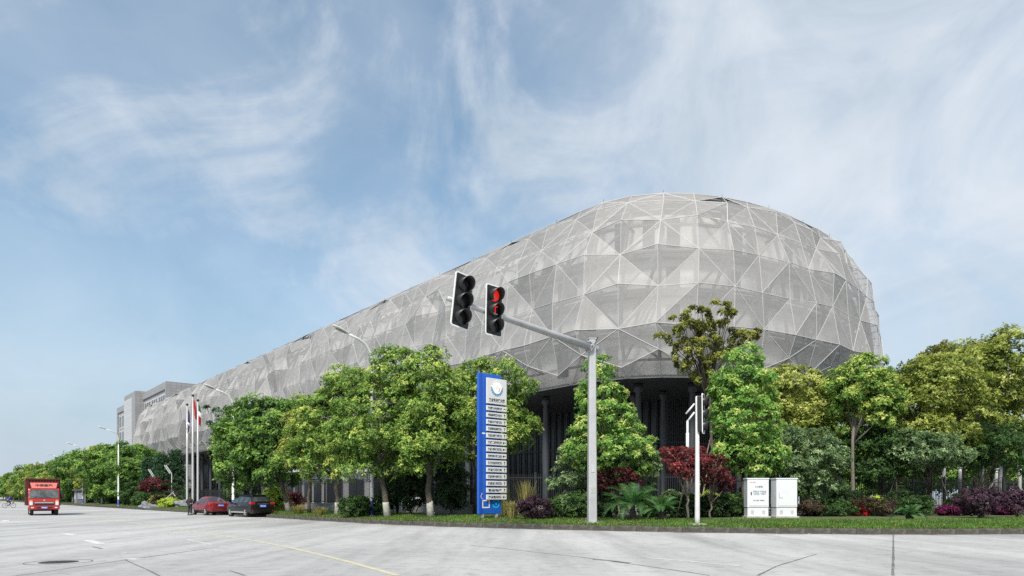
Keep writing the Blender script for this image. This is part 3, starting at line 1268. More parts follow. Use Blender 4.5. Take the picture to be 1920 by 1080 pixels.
# ================================================================== trees
LM = {
    'camphor': leaf_mat('leaf_camphor', (0.0273, 0.0605, 0.0117), (0.1607, 0.2931, 0.0491), (0.5824, 0.62, 0.1631)),
    'camphor_deep': leaf_mat('leaf_camphor_deep', (0.0187, 0.0499, 0.0104), (0.0857, 0.1868, 0.0312), (0.2981, 0.4473, 0.0932)),
    'camphor_yellow': leaf_mat('leaf_camphor_yellow', (0.035, 0.065, 0.01), (0.2242, 0.2773, 0.0413), (0.56, 0.5824, 0.1904)),
    'bronze': leaf_mat('leaf_bronze', (0.02, 0.016, 0.01), (0.055, 0.038, 0.022), (0.12, 0.075, 0.04)),
    'olive': leaf_mat('leaf_olive', (0.04, 0.052, 0.010), (0.17, 0.19, 0.03), (0.42, 0.42, 0.09)),
    'fresh': leaf_mat('leaf_fresh', (0.0292, 0.0829, 0.0156), (0.189, 0.3782, 0.0681), (0.62, 0.62, 0.2097)),
    'osmanthus': leaf_mat('leaf_osmanthus', (0.0234, 0.0488, 0.0195), (0.1323, 0.2175, 0.087), (0.4659, 0.5824, 0.3028)),
    'box': leaf_mat('leaf_box', (0.012, 0.034, 0.009), (0.039, 0.0975, 0.0208), (0.126, 0.224, 0.0504)),
    'dark': leaf_mat('leaf_dark', (0.008, 0.02, 0.007), (0.026, 0.0585, 0.0169), (0.07, 0.126, 0.0364)),
    'red': leaf_mat('leaf_red_maple', (0.045, 0.010, 0.012), (0.17, 0.03, 0.033), (0.38, 0.075, 0.075)),
    'maroon': leaf_mat('leaf_maroon', (0.0276, 0.0088, 0.011), (0.0939, 0.0177, 0.0221), (0.221, 0.0442, 0.0497)),
    'purple': leaf_mat('leaf_loropetalum', (0.0177, 0.0088, 0.0155), (0.0497, 0.0221, 0.0398), (0.1436, 0.0718, 0.1105)),
    'magenta': leaf_mat('petal_magenta', (0.0468, 0.0028, 0.0234), (0.1217, 0.007, 0.0608), (0.216, 0.0328, 0.1404)),
    'crimson': leaf_mat('petal_crimson', (0.3867, 0.0066, 0.0133), (0.51, 0.0133, 0.0221), (0.51, 0.0553, 0.0553)),
    'pine': leaf_mat('leaf_pine', (0.012, 0.034, 0.018), (0.0325, 0.0845, 0.0416), (0.098, 0.196, 0.091)),
    'lime': leaf_mat('leaf_lime', (0.091, 0.156, 0.0156), (0.377, 0.5089, 0.0565), (0.62, 0.62, 0.1664)),
    'straw': leaf_mat('leaf_straw', (0.078, 0.0975, 0.026), (0.2704, 0.2535, 0.0845), (0.5824, 0.4914, 0.2184)),
}
M_bark = mat('bark', (0.055, 0.045, 0.036), 0.95, var=0.5, scale=5, bump=0.8, bscale=18, var2=(0.12, 0.10, 0.08))
M_bark_grey = mat('bark_grey', (0.15, 0.13, 0.11), 0.95, var=0.4, scale=5, bump=0.6, bscale=18)
M_limewash = mat('limewash', (0.36, 0.35, 0.32), 0.9, var=0.35, scale=5, var2=(0.48, 0.47, 0.43))
M_bamboo = mat('bamboo_prop', (0.36, 0.29, 0.19), 0.7, var=0.3, scale=3)


def unit(a):
    return a / np.maximum(np.linalg.norm(a, axis=-1, keepdims=True), 1e-9)


def rand_dirs(r, n):
    return unit(r.normal(size=(n, 3)))


def leaves(r, c, nrm, k, L_, W_, tilt=(0.85, 1.65), tone=None, spread=0.15):
    """k leaves round each tuft centre c with axis nrm"""
    n = len(c)
    cc = np.repeat(c, k, 0) + r.normal(size=(n * k, 3)) * spread * L_
    nn = np.repeat(nrm, k, 0)
    tg = unit(np.cross(nn, rand_dirs(r, n * k)))
    a = r.uniform(*tilt, n * k)[:, None]
    d = unit(nn * np.cos(a) + tg * np.sin(a))
    d[:, 2] -= 0.10
    wv = unit(np.cross(d, nn + 0.5 * rand_dirs(r, n * k)))
    l_ = (L_ * r.uniform(0.65, 1.2, n * k))[:, None]
    ww = (W_ * r.uniform(0.7, 1.2, n * k))[:, None]
    fold = unit(np.cross(wv, d)) * ww * 0.22
    m = cc + d * l_ * 0.5
    V4 = np.stack([cc, m + wv * ww / 2 + fold, cc + d * l_, m - wv * ww / 2 + fold], 1)
    t = np.repeat(tone if tone is not None else r.random(n), k) + r.normal(0, 0.10, n * k)
    return V4, np.clip(t, 0, 1)


def crown_clumps(r, ells, n, cr, under=0.5):
    """clump centres spread over the outside of a union of ellipsoids, with outward normals"""
    vol = np.array([(e[3] * e[4] + e[3] * e[5] + e[4] * e[5]) for e in ells])
    pr = vol / vol.sum()
    C, Nn = [], []
    tries = 0
    while len(C) < n and tries < n * 30:
        tries += 1
        e = ells[r.choice(len(ells), p=pr)]
        d = rand_dirs(r, 1)[0]
        if d[2] < -0.25 and r.random() > under:
            continue
        s = r.uniform(0.72, 1.05) if r.random() < 0.78 else r.uniform(0.3, 0.72)
        p = np.array(e[:3]) + d * np.array(e[3:6]) * s
        deep = False
        for q in ells:
            if q is e:
                continue
            if (((p - np.array(q[:3])) / np.array(q[3:6])) ** 2).sum() < 0.42:
                deep = True
                break
        if deep and r.random() > 0.12:
            continue
        C.append(p)
        Nn.append(unit(d / np.array(e[3:6]) * min(e[3:6]) + np.array([0, 0, 0.35])))
    return np.array(C), np.array(Nn)


def crown_mesh(seed, ells, clumps, cr, tufts, k, L_, W_, mat_, young=0.6, under=0.5, flat=0.75):
    r = np.random.default_rng(seed)
    C, Nn = crown_clumps(r, ells, clumps, cr, under)
    n = len(C)
    rad = cr * r.uniform(0.65, 1.45, n)
    ct = np.clip(r.normal(0.36, 0.17, n), 0.02, 0.9)
    d = rand_dirs(r, n * tufts)
    nn = np.repeat(Nn, tufts, 0)
    low = (d * nn).sum(1) < -0.15
    d[low] = -d[low]
    d[:, 2] = np.where((d[:, 2] < -0.3) & (r.random(len(d)) < 0.6), -d[:, 2], d[:, 2])
    rr = np.repeat(rad, tufts)[:, None]
    sc = np.array([1, 1, flat])
    pos = np.repeat(C, tufts, 0) + d * rr * sc * r.uniform(0.55, 1.08, n * tufts)[:, None]
    axis = unit(d + 0.3 * nn + np.array([0, 0, 0.2]) + 0.25 * r.normal(size=d.shape))
    # young shoots at clump tips; upper, outer tufts also painted lighter as highlights
    tip = np.clip((d * unit(nn + np.array([0, 0, 0.6]))).sum(1), 0, 1)
    tone = np.repeat(ct, tufts) * 0.75 + young * 0.75 * tip ** 2 + r.normal(0, 0.07, n * tufts)
    V4, t = leaves(r, pos, axis, k, L_, W_, tone=np.clip(tone, 0, 1))
    return quads_mesh('crown', mat_, V4, t), C, rad


def wood(seed, base, fork, C, ells, r0, nl=9, lean=0.3, twig=0.03):
    """trunk from base to fork and limbs to some of the clumps"""
    r = random.Random(seed)
    b = MB()
    base, fork = Vector(base), Vector(fork)
    pts, rad = [], []
    for i in range(6):
        t = i / 5
        p = base.lerp(fork, t) + Vector((r.uniform(-1, 1), r.uniform(-1, 1), 0)) * lean * 0.3 * math.sin(math.pi * t)
        pts.append(p)
        rad.append(r0 * (1.25 if i == 0 else 1.0 - 0.35 * t))
    b.tube(pts, rad, 9)
    trunk_pts = pts
    idx = list(range(len(C)))
    r.shuffle(idx)
    for q in idx[:nl]:
        tgt = Vector(C[q])
        st = fork - (fork - base) * r.uniform(0.0, 0.22)
        mid = st.lerp(tgt, 0.45) + Vector((r.uniform(-.3, .3), r.uniform(-.3, .3), r.uniform(0.0, 0.5)))
        q2 = mid.lerp(tgt, 0.5) + Vector((r.uniform(-.2, .2), r.uniform(-.2, .2), r.uniform(0, 0.25)))
        a = r0 * r.uniform(0.34, 0.52)
        b.tube([st, mid, q2, tgt], [a, a * 0.7, a * 0.42, twig], 6)
    return b, trunk_pts


def E(px, py, rx, ry, Y, base, dy=0.0, rz_=None):
    """ellipsoid of a crown, read off as a survey box at depth Y, relative to the tree's base"""
    s = Y / F
    x = (px - 960) * s
    return (x - base.x, dy, hz(py, Y) - base.z, rx * s, (rz_ or rx * 0.9) * s, ry * s)


def tree(name, label, px, Y, ells, pal, clumps, cr=0.6, tufts=30, k=6, L_=0.17, W_=0.085, seed=1, r0=0.16, fork_py=None,
         lime=None, young=0.6, under=0.5, group=None, cat='tree', nl=9, bark=None, flat=0.75, lean=0.3, top_px=None):
    base = on_ground(px, Y)
    t = thing(name, label, cat, base, 0, group)
    el = [E(*e[:4], Y, base, *(e[4:])) for e in ells]
    me, C, rad = crown_mesh(seed, el, int(clumps * (1.0 if name == 'bare_branched_tree' or name == 'sparse_tree' else 1.05)), cr, tufts, k, L_, W_, LM[pal], young, under, flat)
    link('crown', me, t)
    fz = hz(fork_py, Y) - base.z if fork_py else min(e[2] for e in el)
    fx = ((top_px if top_px else px) - px) * Y / F
    b, tp = wood(seed, (0, 0, -0.05), (fx, 0, fz), C, el, r0, nl, lean)
    tr = b.build('trunk', bark or M_bark, t, True)
    if lime:
        hl = lime
        q = [p for p in tp]
        seg = [Vector((0, 0, -0.03))]
        top = tp[0].lerp(tp[-1], min(0.95, hl / max(0.1, fz)))
        k_ = max(1, int(6 * hl / max(0.1, fz)))
        rr_ = r0 * 1.25 + 0.012
        pts_ = [tp[0]] + [p for p in tp[1:-1] if p.z < hl - 0.1] + [top]
        b2 = MB().tube(pts_, [r0 * 1.25 + 0.014] + [r0 * (1 - 0.35 * p.z / fz) + 0.014 for p in pts_[1:]], 9)
        b2.build('limewash_band', M_limewash, t, True)
    return t


# --- street camphors, left to centre
G1 = None
tree('camphor_tree', 'large bushy camphor tree left of the totem sign, rising highest with two domed tops', 727, 41.8,
     [(742, 706, 50, 54), (722, 790, 88, 88), (676, 838, 62, 56), (765, 800, 80, 80), (735, 860, 70, 34)], 'camphor', 230, 0.62, 34, 6, seed=3, r0=0.2, fork_py=850, lime=0.95, top_px=712)
tree('camphor_tree', 'bushy camphor tree on a leaning white-limed trunk just left of the totem sign', 808, 40.4,
     [(803, 696, 40, 48), (812, 775, 66, 76), (790, 842, 68, 44), (848, 792, 40, 58)], 'camphor', 170, 0.6, 34, 6, seed=4, r0=0.2, fork_py=845, lime=0.95, top_px=800)
tree('camphor_tree', 'rounded camphor tree behind the clipped green bush and near street lamp', 632, 47.0,
     [(652, 742, 48, 48), (622, 800, 72, 66), (606, 848, 58, 52), (668, 830, 50, 50)], 'camphor', 190, 0.66, 34, 6, L_=0.2, seed=5, r0=0.18, fork_py=880, lime=0.9)
tree('camphor_tree', 'narrow pale yellow-green camphor tree squeezed between two rounder street trees', 580, 51.0,
     [(580, 800, 34, 46), (568, 850, 30, 46), (596, 850, 30, 50)], 'camphor_yellow', 110, 0.62, 26, 6, L_=0.21, seed=6, r0=0.13, fork_py=890)
tree('camphor_tree', 'broad dark green camphor tree beside the parked black estate car', 541, 56.0,
     [(488, 812, 66, 60), (525, 790, 42, 44), (455, 850, 46, 56), (505, 868, 62, 42), (440, 880, 30, 34)], 'camphor_deep', 230, 0.75, 34, 6, L_=0.24, W_=0.11, seed=7, r0=0.2, fork_py=890, lime=0.9, top_px=526, young=0.8)
tree('camphor_tree', 'camphor tree spreading behind the top of the blue totem sign', 893, 45.5,
     [(932, 715, 52, 38), (975, 735, 26, 36), (880, 735, 44, 46), (965, 800, 34, 44), (870, 810, 42, 66), (905, 780, 50, 60)], 'camphor', 190, 0.62, 26, 6, L_=0.2, seed=8, r0=0.18, fork_py=860)
tree('sparse_tree', 'thin open-branched tree in front of the mesh skin behind the second street lamp', 428, 72.0,
     [(432, 775, 44, 24), (405, 800, 18, 26), (460, 790, 22, 22), (420, 835, 30, 16)], 'pine', 42, 0.42, 18, 6, L_=0.26, W_=0.12, seed=9, r0=0.14, fork_py=880, nl=22, bark=M_bark_grey)
# --- centre
tree('young_tree', 'cone-shaped bright green young tree right behind the tall traffic light pole', 1128, 37.0,
     [(1128, 695, 20, 30), (1128, 745, 36, 40), (1138, 795, 60, 46), (1150, 850, 74, 44), (1110, 840, 46, 44)], 'fresh', 190, 0.42, 24, 6, L_=0.17, W_=0.08, seed=10, r0=0.1, fork_py=880, young=0.75, nl=12)
tree('osmanthus_shrub', 'loose grey-green shrub left of the tall traffic light pole', 1085, 38.5,
     [(1085, 860, 38, 36), (1072, 905, 34, 40), (1110, 905, 30, 36)], 'osmanthus', 90, 0.42, 24, 6, L_=0.16, W_=0.06, seed=11, r0=0.06, fork_py=930, cat='shrub', nl=7, young=0.8)
tree('osmanthus_shrub', 'loose grey-green shrub between the tall traffic light pole and the red maple', 1190, 38.5,
     [(1185, 860, 42, 34), (1210, 880, 28, 34), (1160, 880, 30, 34)], 'osmanthus', 90, 0.42, 24, 6, L_=0.16, W_=0.06, seed=12, r0=0.06, fork_py=925, cat='shrub', nl=7, young=0.8)
tree('bare_branched_tree', 'tall open tree with olive leaf clumps standing above the others before the mesh skin', 1345, 46.5,
     [(1325, 592, 52, 22), (1275, 622, 40, 26), (1390, 632, 36, 16), (1300, 668, 40, 30), (1350, 645, 34, 40), (1335, 705, 30, 24), (1250, 642, 20, 14)], 'olive', 120, 0.27, 30, 6, L_=0.17, W_=0.09, seed=13, r0=0.12, fork_py=715, nl=46, under=0.9, bark=M_bark, young=0.8, flat=1.0, top_px=1328)
tree('young_tree', 'upright bright green tree between the small traffic light and white cabinets', 1393, 39.0,
     [(1393, 678, 28, 34), (1388, 735, 52, 46), (1400, 800, 60, 60), (1375, 850, 38, 40), (1425, 860, 40, 40)], 'fresh', 200, 0.48, 24, 6, L_=0.19, W_=0.09, seed=14, r0=0.12, fork_py=890, young=0.6)
tree('camphor_tree', 'yellow-green camphor tree rising directly above the white cabinets', 1490, 45.0,
     [(1490, 730, 52, 46), (1450, 770, 44, 60), (1530, 780, 52, 60), (1485, 820, 60, 40)], 'camphor_yellow', 200, 0.6, 34, 6, L_=0.2, seed=15, r0=0.15, fork_py=880, young=0.8)
tree('camphor_tree', 'slender pale-trunked tree with a small top against the egg end', 1600, 42.0,
     [(1622, 715, 42, 42), (1590, 735, 42, 42), (1645, 755, 40, 48)], 'camphor', 130, 0.5, 34, 6, L_=0.19, seed=16, r0=0.13, fork_py=800, nl=16, bark=M_bark_grey, young=0.8)
tree('camphor_tree', 'wide camphor tree with olive-yellow crown right of the slender pale trunk', 1742, 44.0,
     [(1755, 735, 80, 60), (1710, 780, 60, 50), (1800, 785, 52, 52), (1745, 815, 70, 30)], 'camphor_yellow', 240, 0.62, 34, 6, L_=0.2, seed=17, r0=0.2, fork_py=880, young=0.6)
tree('camphor_tree', 'tallest dark camphor tree at the right edge of the picture', 1880, 50.0,
     [(1860, 690, 85, 48), (1905, 670, 60, 50), (1830, 740, 60, 60), (1920, 750, 80, 80), (1890, 820, 70, 40)], 'camphor_yellow', 280, 0.72, 34, 6, L_=0.23, W_=0.1, seed=18, r0=0.26, fork_py=870, young=0.6)
tree('camphor_tree', 'olive camphor crown overlapping the tallest tree behind the wide one', 1805, 54.0,
     [(1790, 690, 60, 40), (1740, 715, 46, 36), (1840, 675, 40, 36)], 'olive', 120, 0.72, 34, 6, L_=0.25, W_=0.11, seed=19, r0=0.2, fork_py=800, young=0.4)

# backing trees behind the right-hand fence
for i, (px, Y, el, pal, lab, cl_) in enumerate([
        (1450, 55.0, [(1450, 770, 50, 50), (1440, 840, 60, 60), (1490, 850, 50, 60)], 'camphor_deep', 'dark tree filling the gap behind the white cabinets', 130),
        (1570, 56.0, [(1570, 775, 52, 45), (1560, 840, 60, 50), (1610, 850, 50, 50)], 'camphor', 'tree behind the slender pale trunk, left of it', 130),
        (1680, 56.0, [(1680, 745, 56, 52), (1660, 820, 60, 60), (1710, 850, 60, 50)], 'camphor_deep', 'dark tree behind the wide olive-yellow camphor', 140),
        (1860, 60.0, [(1850, 790, 70, 60), (1800, 850, 60, 50), (1910, 850, 60, 50)], 'camphor_deep', 'dark tree low behind the tallest right-hand tree', 150)]):
    tree('backing_tree', lab, px, Y, el, pal, cl_, 0.75, 26, 6, L_=0.26, W_=0.12, seed=230 + i, r0=0.16, fork_py=895, young=0.5, under=0.9)
# dark understorey on the right
for i, (px, Y, el, pal, lab, cl_) in enumerate([
        (1515, 40.5, [(1510, 850, 62, 40), (1480, 880, 40, 40), (1550, 880, 40, 44)], 'osmanthus', 'grey-green osmanthus shrub spreading right of the white cabinets', 150),
        (1462, 42.0, [(1462, 835, 48, 36)], 'osmanthus', 'grey-green osmanthus shrub rising behind the white cabinets', 70),
        (1655, 43.0, [(1650, 840, 60, 38), (1640, 880, 40, 34)], 'box', 'dark evergreen shrub beneath the wide olive-yellow camphor tree', 130),
        (1745, 42.0, [(1745, 848, 62, 28), (1700, 838, 40, 30)], 'osmanthus', 'grey-green shrub with stems showing above the small cycad', 110),
        (1835, 44.5, [(1840, 838, 62, 40), (1890, 850, 50, 50)], 'box', 'dark evergreen shrub above the right-hand purple bushes', 140)]):
    tree('understorey_shrub', lab, px, Y, el, pal, cl_, 0.46, 24, 6, L_=0.17, W_=0.07, seed=30 + i, r0=0.08, fork_py=915, cat='shrub', nl=9, bark=M_bark, young=0.5)

# red and maroon maples: thin crooked stems, layered fine leaves
tree('red_maple', 'bright red maple left of the small traffic light pole', 1290, 35.0,
     [(1280, 848, 32, 13), (1264, 872, 22, 13), (1298, 868, 32, 15), (1285, 890, 28, 9)], 'red', 56, 0.30, 22, 6, L_=0.12, W_=0.06, seed=50, r0=0.06, fork_py=930, nl=14, bark=M_bark_grey, flat=0.5, young=0.6)
tree('red_maple', 'dark red maple right of the small traffic light pole', 1332, 36.5,
     [(1335, 865, 28, 12), (1325, 885, 36, 16), (1350, 905, 22, 14)], 'maroon', 60, 0.30, 22, 6, L_=0.12, W_=0.06, seed=51, r0=0.06, fork_py=940, nl=14, bark=M_bark_grey, flat=0.5, young=0.9)
tree('red_maple', 'low maroon maple right of the tall traffic light pole', 1158, 36.2,
     [(1155, 892, 30, 12), (1140, 908, 20, 12), (1175, 905, 24, 12)], 'maroon', 46, 0.3, 20, 6, L_=0.12, W_=0.06, seed=52, r0=0.05, fork_py=945, nl=10, bark=M_bark_grey, flat=0.5)
tree('red_maple', 'dark maroon maple in the rock garden by the flagpoles', 292, 90.0,
     [(292, 910, 20, 9), (284, 918, 14, 8)], 'maroon', 46, 0.7, 24, 6, L_=0.26, W_=0.14, seed=53, r0=0.09, fork_py=938, nl=8, flat=0.5)


# --- bushes
def bush(name, label, px, Y, w_, h_, pal, n_, cr=0.3, L_=0.1, W_=0.05, seed=1, cat='bush', base_py=None, group=None, young=0.5, tufts=20, k=6, lift=0.0, stem=False):
    base = on_ground(px, Y)
    t = thing(name, label, cat, base, 0, group)
    s = Y / F
    hh = h_ * s
    r = random.Random(seed)
    el = [(0, 0, hh * (0.5 + lift), w_ * s * 0.5, w_ * s * 0.42, hh * 0.52)]
    for q in range(3):
        el.append((r.uniform(-.28, .28) * w_ * s, r.uniform(-.2, .2) * w_ * s, hh * (0.5 + lift + r.uniform(-.12, .2)), w_ * s * 0.26, w_ * s * 0.26, hh * 0.33))
    me, C, rad = crown_mesh(seed, el, n_, cr, tufts, k, L_, W_, LM[pal], young, 0.8)
    link('foliage', me, t)
    b = MB()
    for q in range(7):
        tg = Vector(C[q * len(C) // 7])
        b.tube([(r.uniform(-.06, .06), r.uniform(-.06, .06), -0.04), tg * 0.4 + Vector((0, 0, hh * 0.1)), tg], [0.035, 0.022, 0.01], 5)
    b.build('stem', M_bark, t)
    return t


bush('clipped_bush', 'round clipped green bush at the foot of the near street lamp', 664, 43.5, 54, 36, 'box', 80, 0.26, 0.11, 0.06, 60, young=0.9)
bush('clipped_bush', 'low green bush between the near street lamp and the limed trunk', 712, 44.5, 44, 34, 'box', 60, 0.26, 0.11, 0.06, 61, young=0.7)
for i, (px, Y, w_, h_, lab) in enumerate([
        (770, 44.5, 62, 86, 'dark tall shrub behind the leaning limed trunk, left of its twin'),
        (845, 43.5, 64, 84, 'dark tall shrub right beside the blue totem sign'),
        (745, 46.5, 50, 70, 'dark shrub glimpsed behind the first limed trunk')]):
    bush('dark_shrub', lab, px, Y, w_, h_, 'dark', 90, 0.38, 0.16, 0.07, 64 + i, cat='shrub', lift=0.12, young=0.5)
bush('purple_bush', 'purple-leaved bush right of the totem sign', 1004, 35.6, 62, 42, 'purple', 110, 0.2, 0.075, 0.04, 70, young=0.5)
bush('purple_bush', 'purple-leaved bush on a short stem at the lower right', 1838, 36.5, 76, 48, 'purple', 110, 0.24, 0.09, 0.045, 71, lift=0.14, young=0.8)
bush('purple_bush', 'purple-leaved bush at the right edge of the picture', 1908, 37.5, 44, 46, 'purple', 90, 0.24, 0.09, 0.045, 72, lift=0.12, young=0.8)
bush('green_bush', 'small green bush right behind the purple bush by the totem sign', 1036, 36.6, 26, 36, 'box', 40, 0.22, 0.09, 0.045, 73, young=0.8)
for i, (px, Y, w_, h_, pal, lab) in enumerate([
        (1085, 36.8, 56, 46, 'box', 'dark low bush left of the traffic light pole base'),
        (1140, 37.2, 66, 44, 'dark', 'dark low bush between the traffic light pole and cycads'),
        (1280, 36.8, 46, 40, 'dark', 'dark low bush behind the red maple stems'),
        (1338, 37.4, 60, 42, 'dark', 'dark low bush between the small traffic light and cabinets'),
        (1375, 38.5, 40, 46, 'box', 'dark green bush touching the left side of the white cabinets'),
        (1322, 39.5, 60, 44, 'lime', 'lime green bush behind the dark red maple'),
        (1640, 41.0, 24, 30, 'lime', 'lime green bush beside the crimson flowers'),
        (1222, 37.6, 50, 40, 'box', 'dark green bush behind the two cycads'),
        (1258, 38.0, 44, 46, 'osmanthus', 'grey-green bush left behind the red maple'),
        (1305, 38.2, 50, 40, 'box', 'dark green bush behind the small traffic light pole'),
        (1410, 39.8, 50, 56, 'dark', 'dark bush directly behind the left white cabinet'),
        (1590, 41.5, 60, 44, 'dark', 'dark bush behind the low hedges at the slender pale trunk'),
        (1690, 42.0, 60, 44, 'dark', 'dark bush behind the small cycad and low hedge'),
        (1810, 41.5, 60, 40, 'dark', 'dark bush left behind the larger right-hand purple bush'),
        (1060, 37.2, 40, 40, 'osmanthus', 'grey-green bush between the purple bush and traffic light pole')]):
    bush('low_bush', lab, px, Y, w_, h_, pal, 80, 0.26, 0.11, 0.05, 80 + i, young=0.6)
bush('flower_bush', 'small bush of crimson flowers right of the slender pale trunk', 1618, 40.0, 20, 16, 'crimson', 34, 0.14, 0.08, 0.06, 90, cat='flowers')
for i, (px, Y, w_, h_, pal, lab) in enumerate([
        (1555, 39.6, 84, 30, 'box', 'low dark hedge right of the white cabinets'),
        (1640, 39.8, 84, 32, 'bronze', 'low reddish hedge beneath the slender pale trunk'),
        (1780, 40.5, 40, 16, 'magenta', 'low magenta flowering bush behind the small cycad'),
        (1520, 39.2, 44, 24, 'bronze', 'low reddish hedge close to the white cabinets'),
        (1880, 42.0, 34, 18, 'magenta', 'low magenta flowering bush behind the right-hand purple bushes'),
        (1715, 41.0, 60, 34, 'box', 'low dark hedge behind the small cycad')]):
    bush('low_hedge', lab, px, Y, w_, h_, pal, 80, 0.24, 0.1, 0.05, 95 + i, cat='hedge', young=0.6)
# left rock garden
for i, (px, Y, w_, h_, pal, lab) in enumerate([
        (318, 84, 40, 12, 'lime', 'lime green ground bush in front of the rock garden'),
        (268, 96, 34, 22, 'box', 'dark green bush at the left of the rock garden'),
        (300, 93, 30, 18, 'straw', 'straw-coloured bush among the rocks'),
        (345, 88, 26, 20, 'dark', 'dark round bush left of the man in black'),
        (248, 100, 44, 44, 'box', 'green bush right of the blue-footed street lamp'),
        (515, 62, 34, 40, 'lime', 'lime green bush right behind the black estate car'),
        (452, 68, 60, 52, 'dark', 'dark cloud-pruned shrub behind the parked cars'),
        (535, 66, 60, 30, 'maroon', 'dark maroon hedge behind the parked black estate car')]):
    bush('garden_bush', lab, px, Y, w_, h_, pal, 60, 0.4, 0.2, 0.09, 110 + i, young=0.6)


# --- ornamental grass: blades from one foot
def grass_clump(label, px, Y, w_, h_, seed, n_=420):
    r = np.random.default_rng(seed)
    base = on_ground(px, Y)
    t = thing('ornamental_grass', label, 'grass clump', base)
    s = Y / F
    ang = r.uniform(0, 6.28, n_)
    hh = h_ * s * r.uniform(.5, 1.05, n_)
    rad = w_ * s * 0.5 * r.uniform(.1, 1, n_)
    d = np.stack([np.cos(ang), np.sin(ang), np.zeros(n_)], 1)
    foot = d * (rad * 0.35)[:, None]
    tipp = d * rad[:, None] + np.stack([np.zeros(n_)] * 2 + [hh], 1)
    sd2 = np.stack([-np.sin(ang), np.cos(ang), np.zeros(n_)], 1) * 0.012
    mid = foot * 0.6 + tipp * 0.4 + np.stack([np.zeros(n_)] * 2 + [hh * 0.28], 1)
    V4 = np.concatenate([np.stack([foot - sd2, foot + sd2, mid + sd2, mid - sd2], 1), np.stack([mid - sd2, mid + sd2, tipp + sd2 * .2, tipp - sd2 * .2], 1)])
    link('blades', quads_mesh('blades', LM['straw'], V4, np.tile(r.random(n_), 2)), t)


grass_clump('yellowish ornamental grass at the right foot of the totem sign', 960, 36.6, 44, 34, 1)
grass_clump('tall dry ornamental grass in front of the fence by the totem sign', 985, 41.5, 60, 66, 2, 300)
grass_clump('tall dry ornamental grass between the fence and the purple bush', 945, 42.0, 40, 56, 3, 220)
grass_clump('low spiky grass clump left of the clipped bush', 600, 46.5, 40, 18, 4)
grass_clump('low straw grass clump under the narrow yellow-green tree', 560, 50.5, 44, 18, 5)


# --- cycads: one frond, copied round the stem
def frond_mesh(L_, seed, droop):
    r = np.random.default_rng(seed)
    Q = []
    n_ = 34
    prev = None
    pts = []
    for i in range(n_ + 1):
        s = i / n_
        pts.append(np.array([0, L_ * s * (1 - 0.12 * s * s), L_ * (0.62 * s - droop * s * s)]))
    for i in range(n_):
        a, b_ = pts[i], pts[i + 1]
        w_ = np.array([0.012, 0, 0])
        Q.append([a - w_, a + w_, b_ + w_ * .9, b_ - w_ * .9])
        if i < 3:
            continue
        s = i / n_
        ll = L_ * 0.24 * math.sin(math.pi * min(1, 0.14 + 0.86 * s)) ** 0.6
        for sg in (-1, 1):
            d = unit(np.array([sg * 1.0, 0.55, 0.32 + r.normal(0, .05)]))
            wv = unit(b_ - a) * 0.017
            Q.append([a - wv, a + wv, a + d * ll + wv * .2 + np.array([0, 0, -.03]), a + d * ll - wv * .2 + np.array([0, 0, -.03])])
    Q = np.array(Q)
    return quads_mesh('frond', LM['pine'] if False else LM['fresh_cycad'], Q, np.clip(r.normal(0.45, .18, len(Q)), 0, 1))


LM['fresh_cycad'] = leaf_mat('leaf_cycad', (0.025, 0.075, 0.022), (0.06, 0.16, 0.045), (0.2, 0.32, 0.13))


def cycad(label, px, Y, w_px, stem_h, n_, seed):
    base = on_ground(px, Y)
    t = thing('cycad', label, 'cycad', base)
    r = random.Random(seed)
    L_ = w_px * Y / F * 0.58
    ms = [frond_mesh(L_, seed + q, 0.35 + 0.25 * q) for q in range(3)]
    b = MB().lathe([(0.13, -0.05), (0.16, 0.1), (0.15, stem_h * 0.6), (0.12, stem_h), (0.03, stem_h + 0.08)], 10)
    for q in range(26):
        a, z = r.uniform(0, 6.28), r.uniform(0.02, stem_h)
        b.box((math.cos(a) * 0.15, math.sin(a) * 0.15, z), (0.07, 0.07, 0.05), a)
    b.build('stem', M_bark, t)
    for q in range(n_):
        o = link('frond', ms[q % 3], t, (0, 0, stem_h))
        lift = R(r.uniform(-16, 38))
        o.rotation_euler = (lift, r.uniform(-.3, .3), 2 * math.pi * q / n_ * 2.618 + r.uniform(-.15, .15))
        k_ = r.uniform(0.8, 1.08)
        o.scale = (k_, k_, k_)


cycad('large cycad with arching fronds right of the tall traffic light pole', 1186, 34.4, 112, 0.75, 34, 1)
cycad('spiky cycad between the large cycad and the red maple', 1240, 34.0, 78, 0.5, 28, 2)
cycad('small cycad alone on the lawn at the right', 1706, 33.6, 62, 0.22, 22, 3)

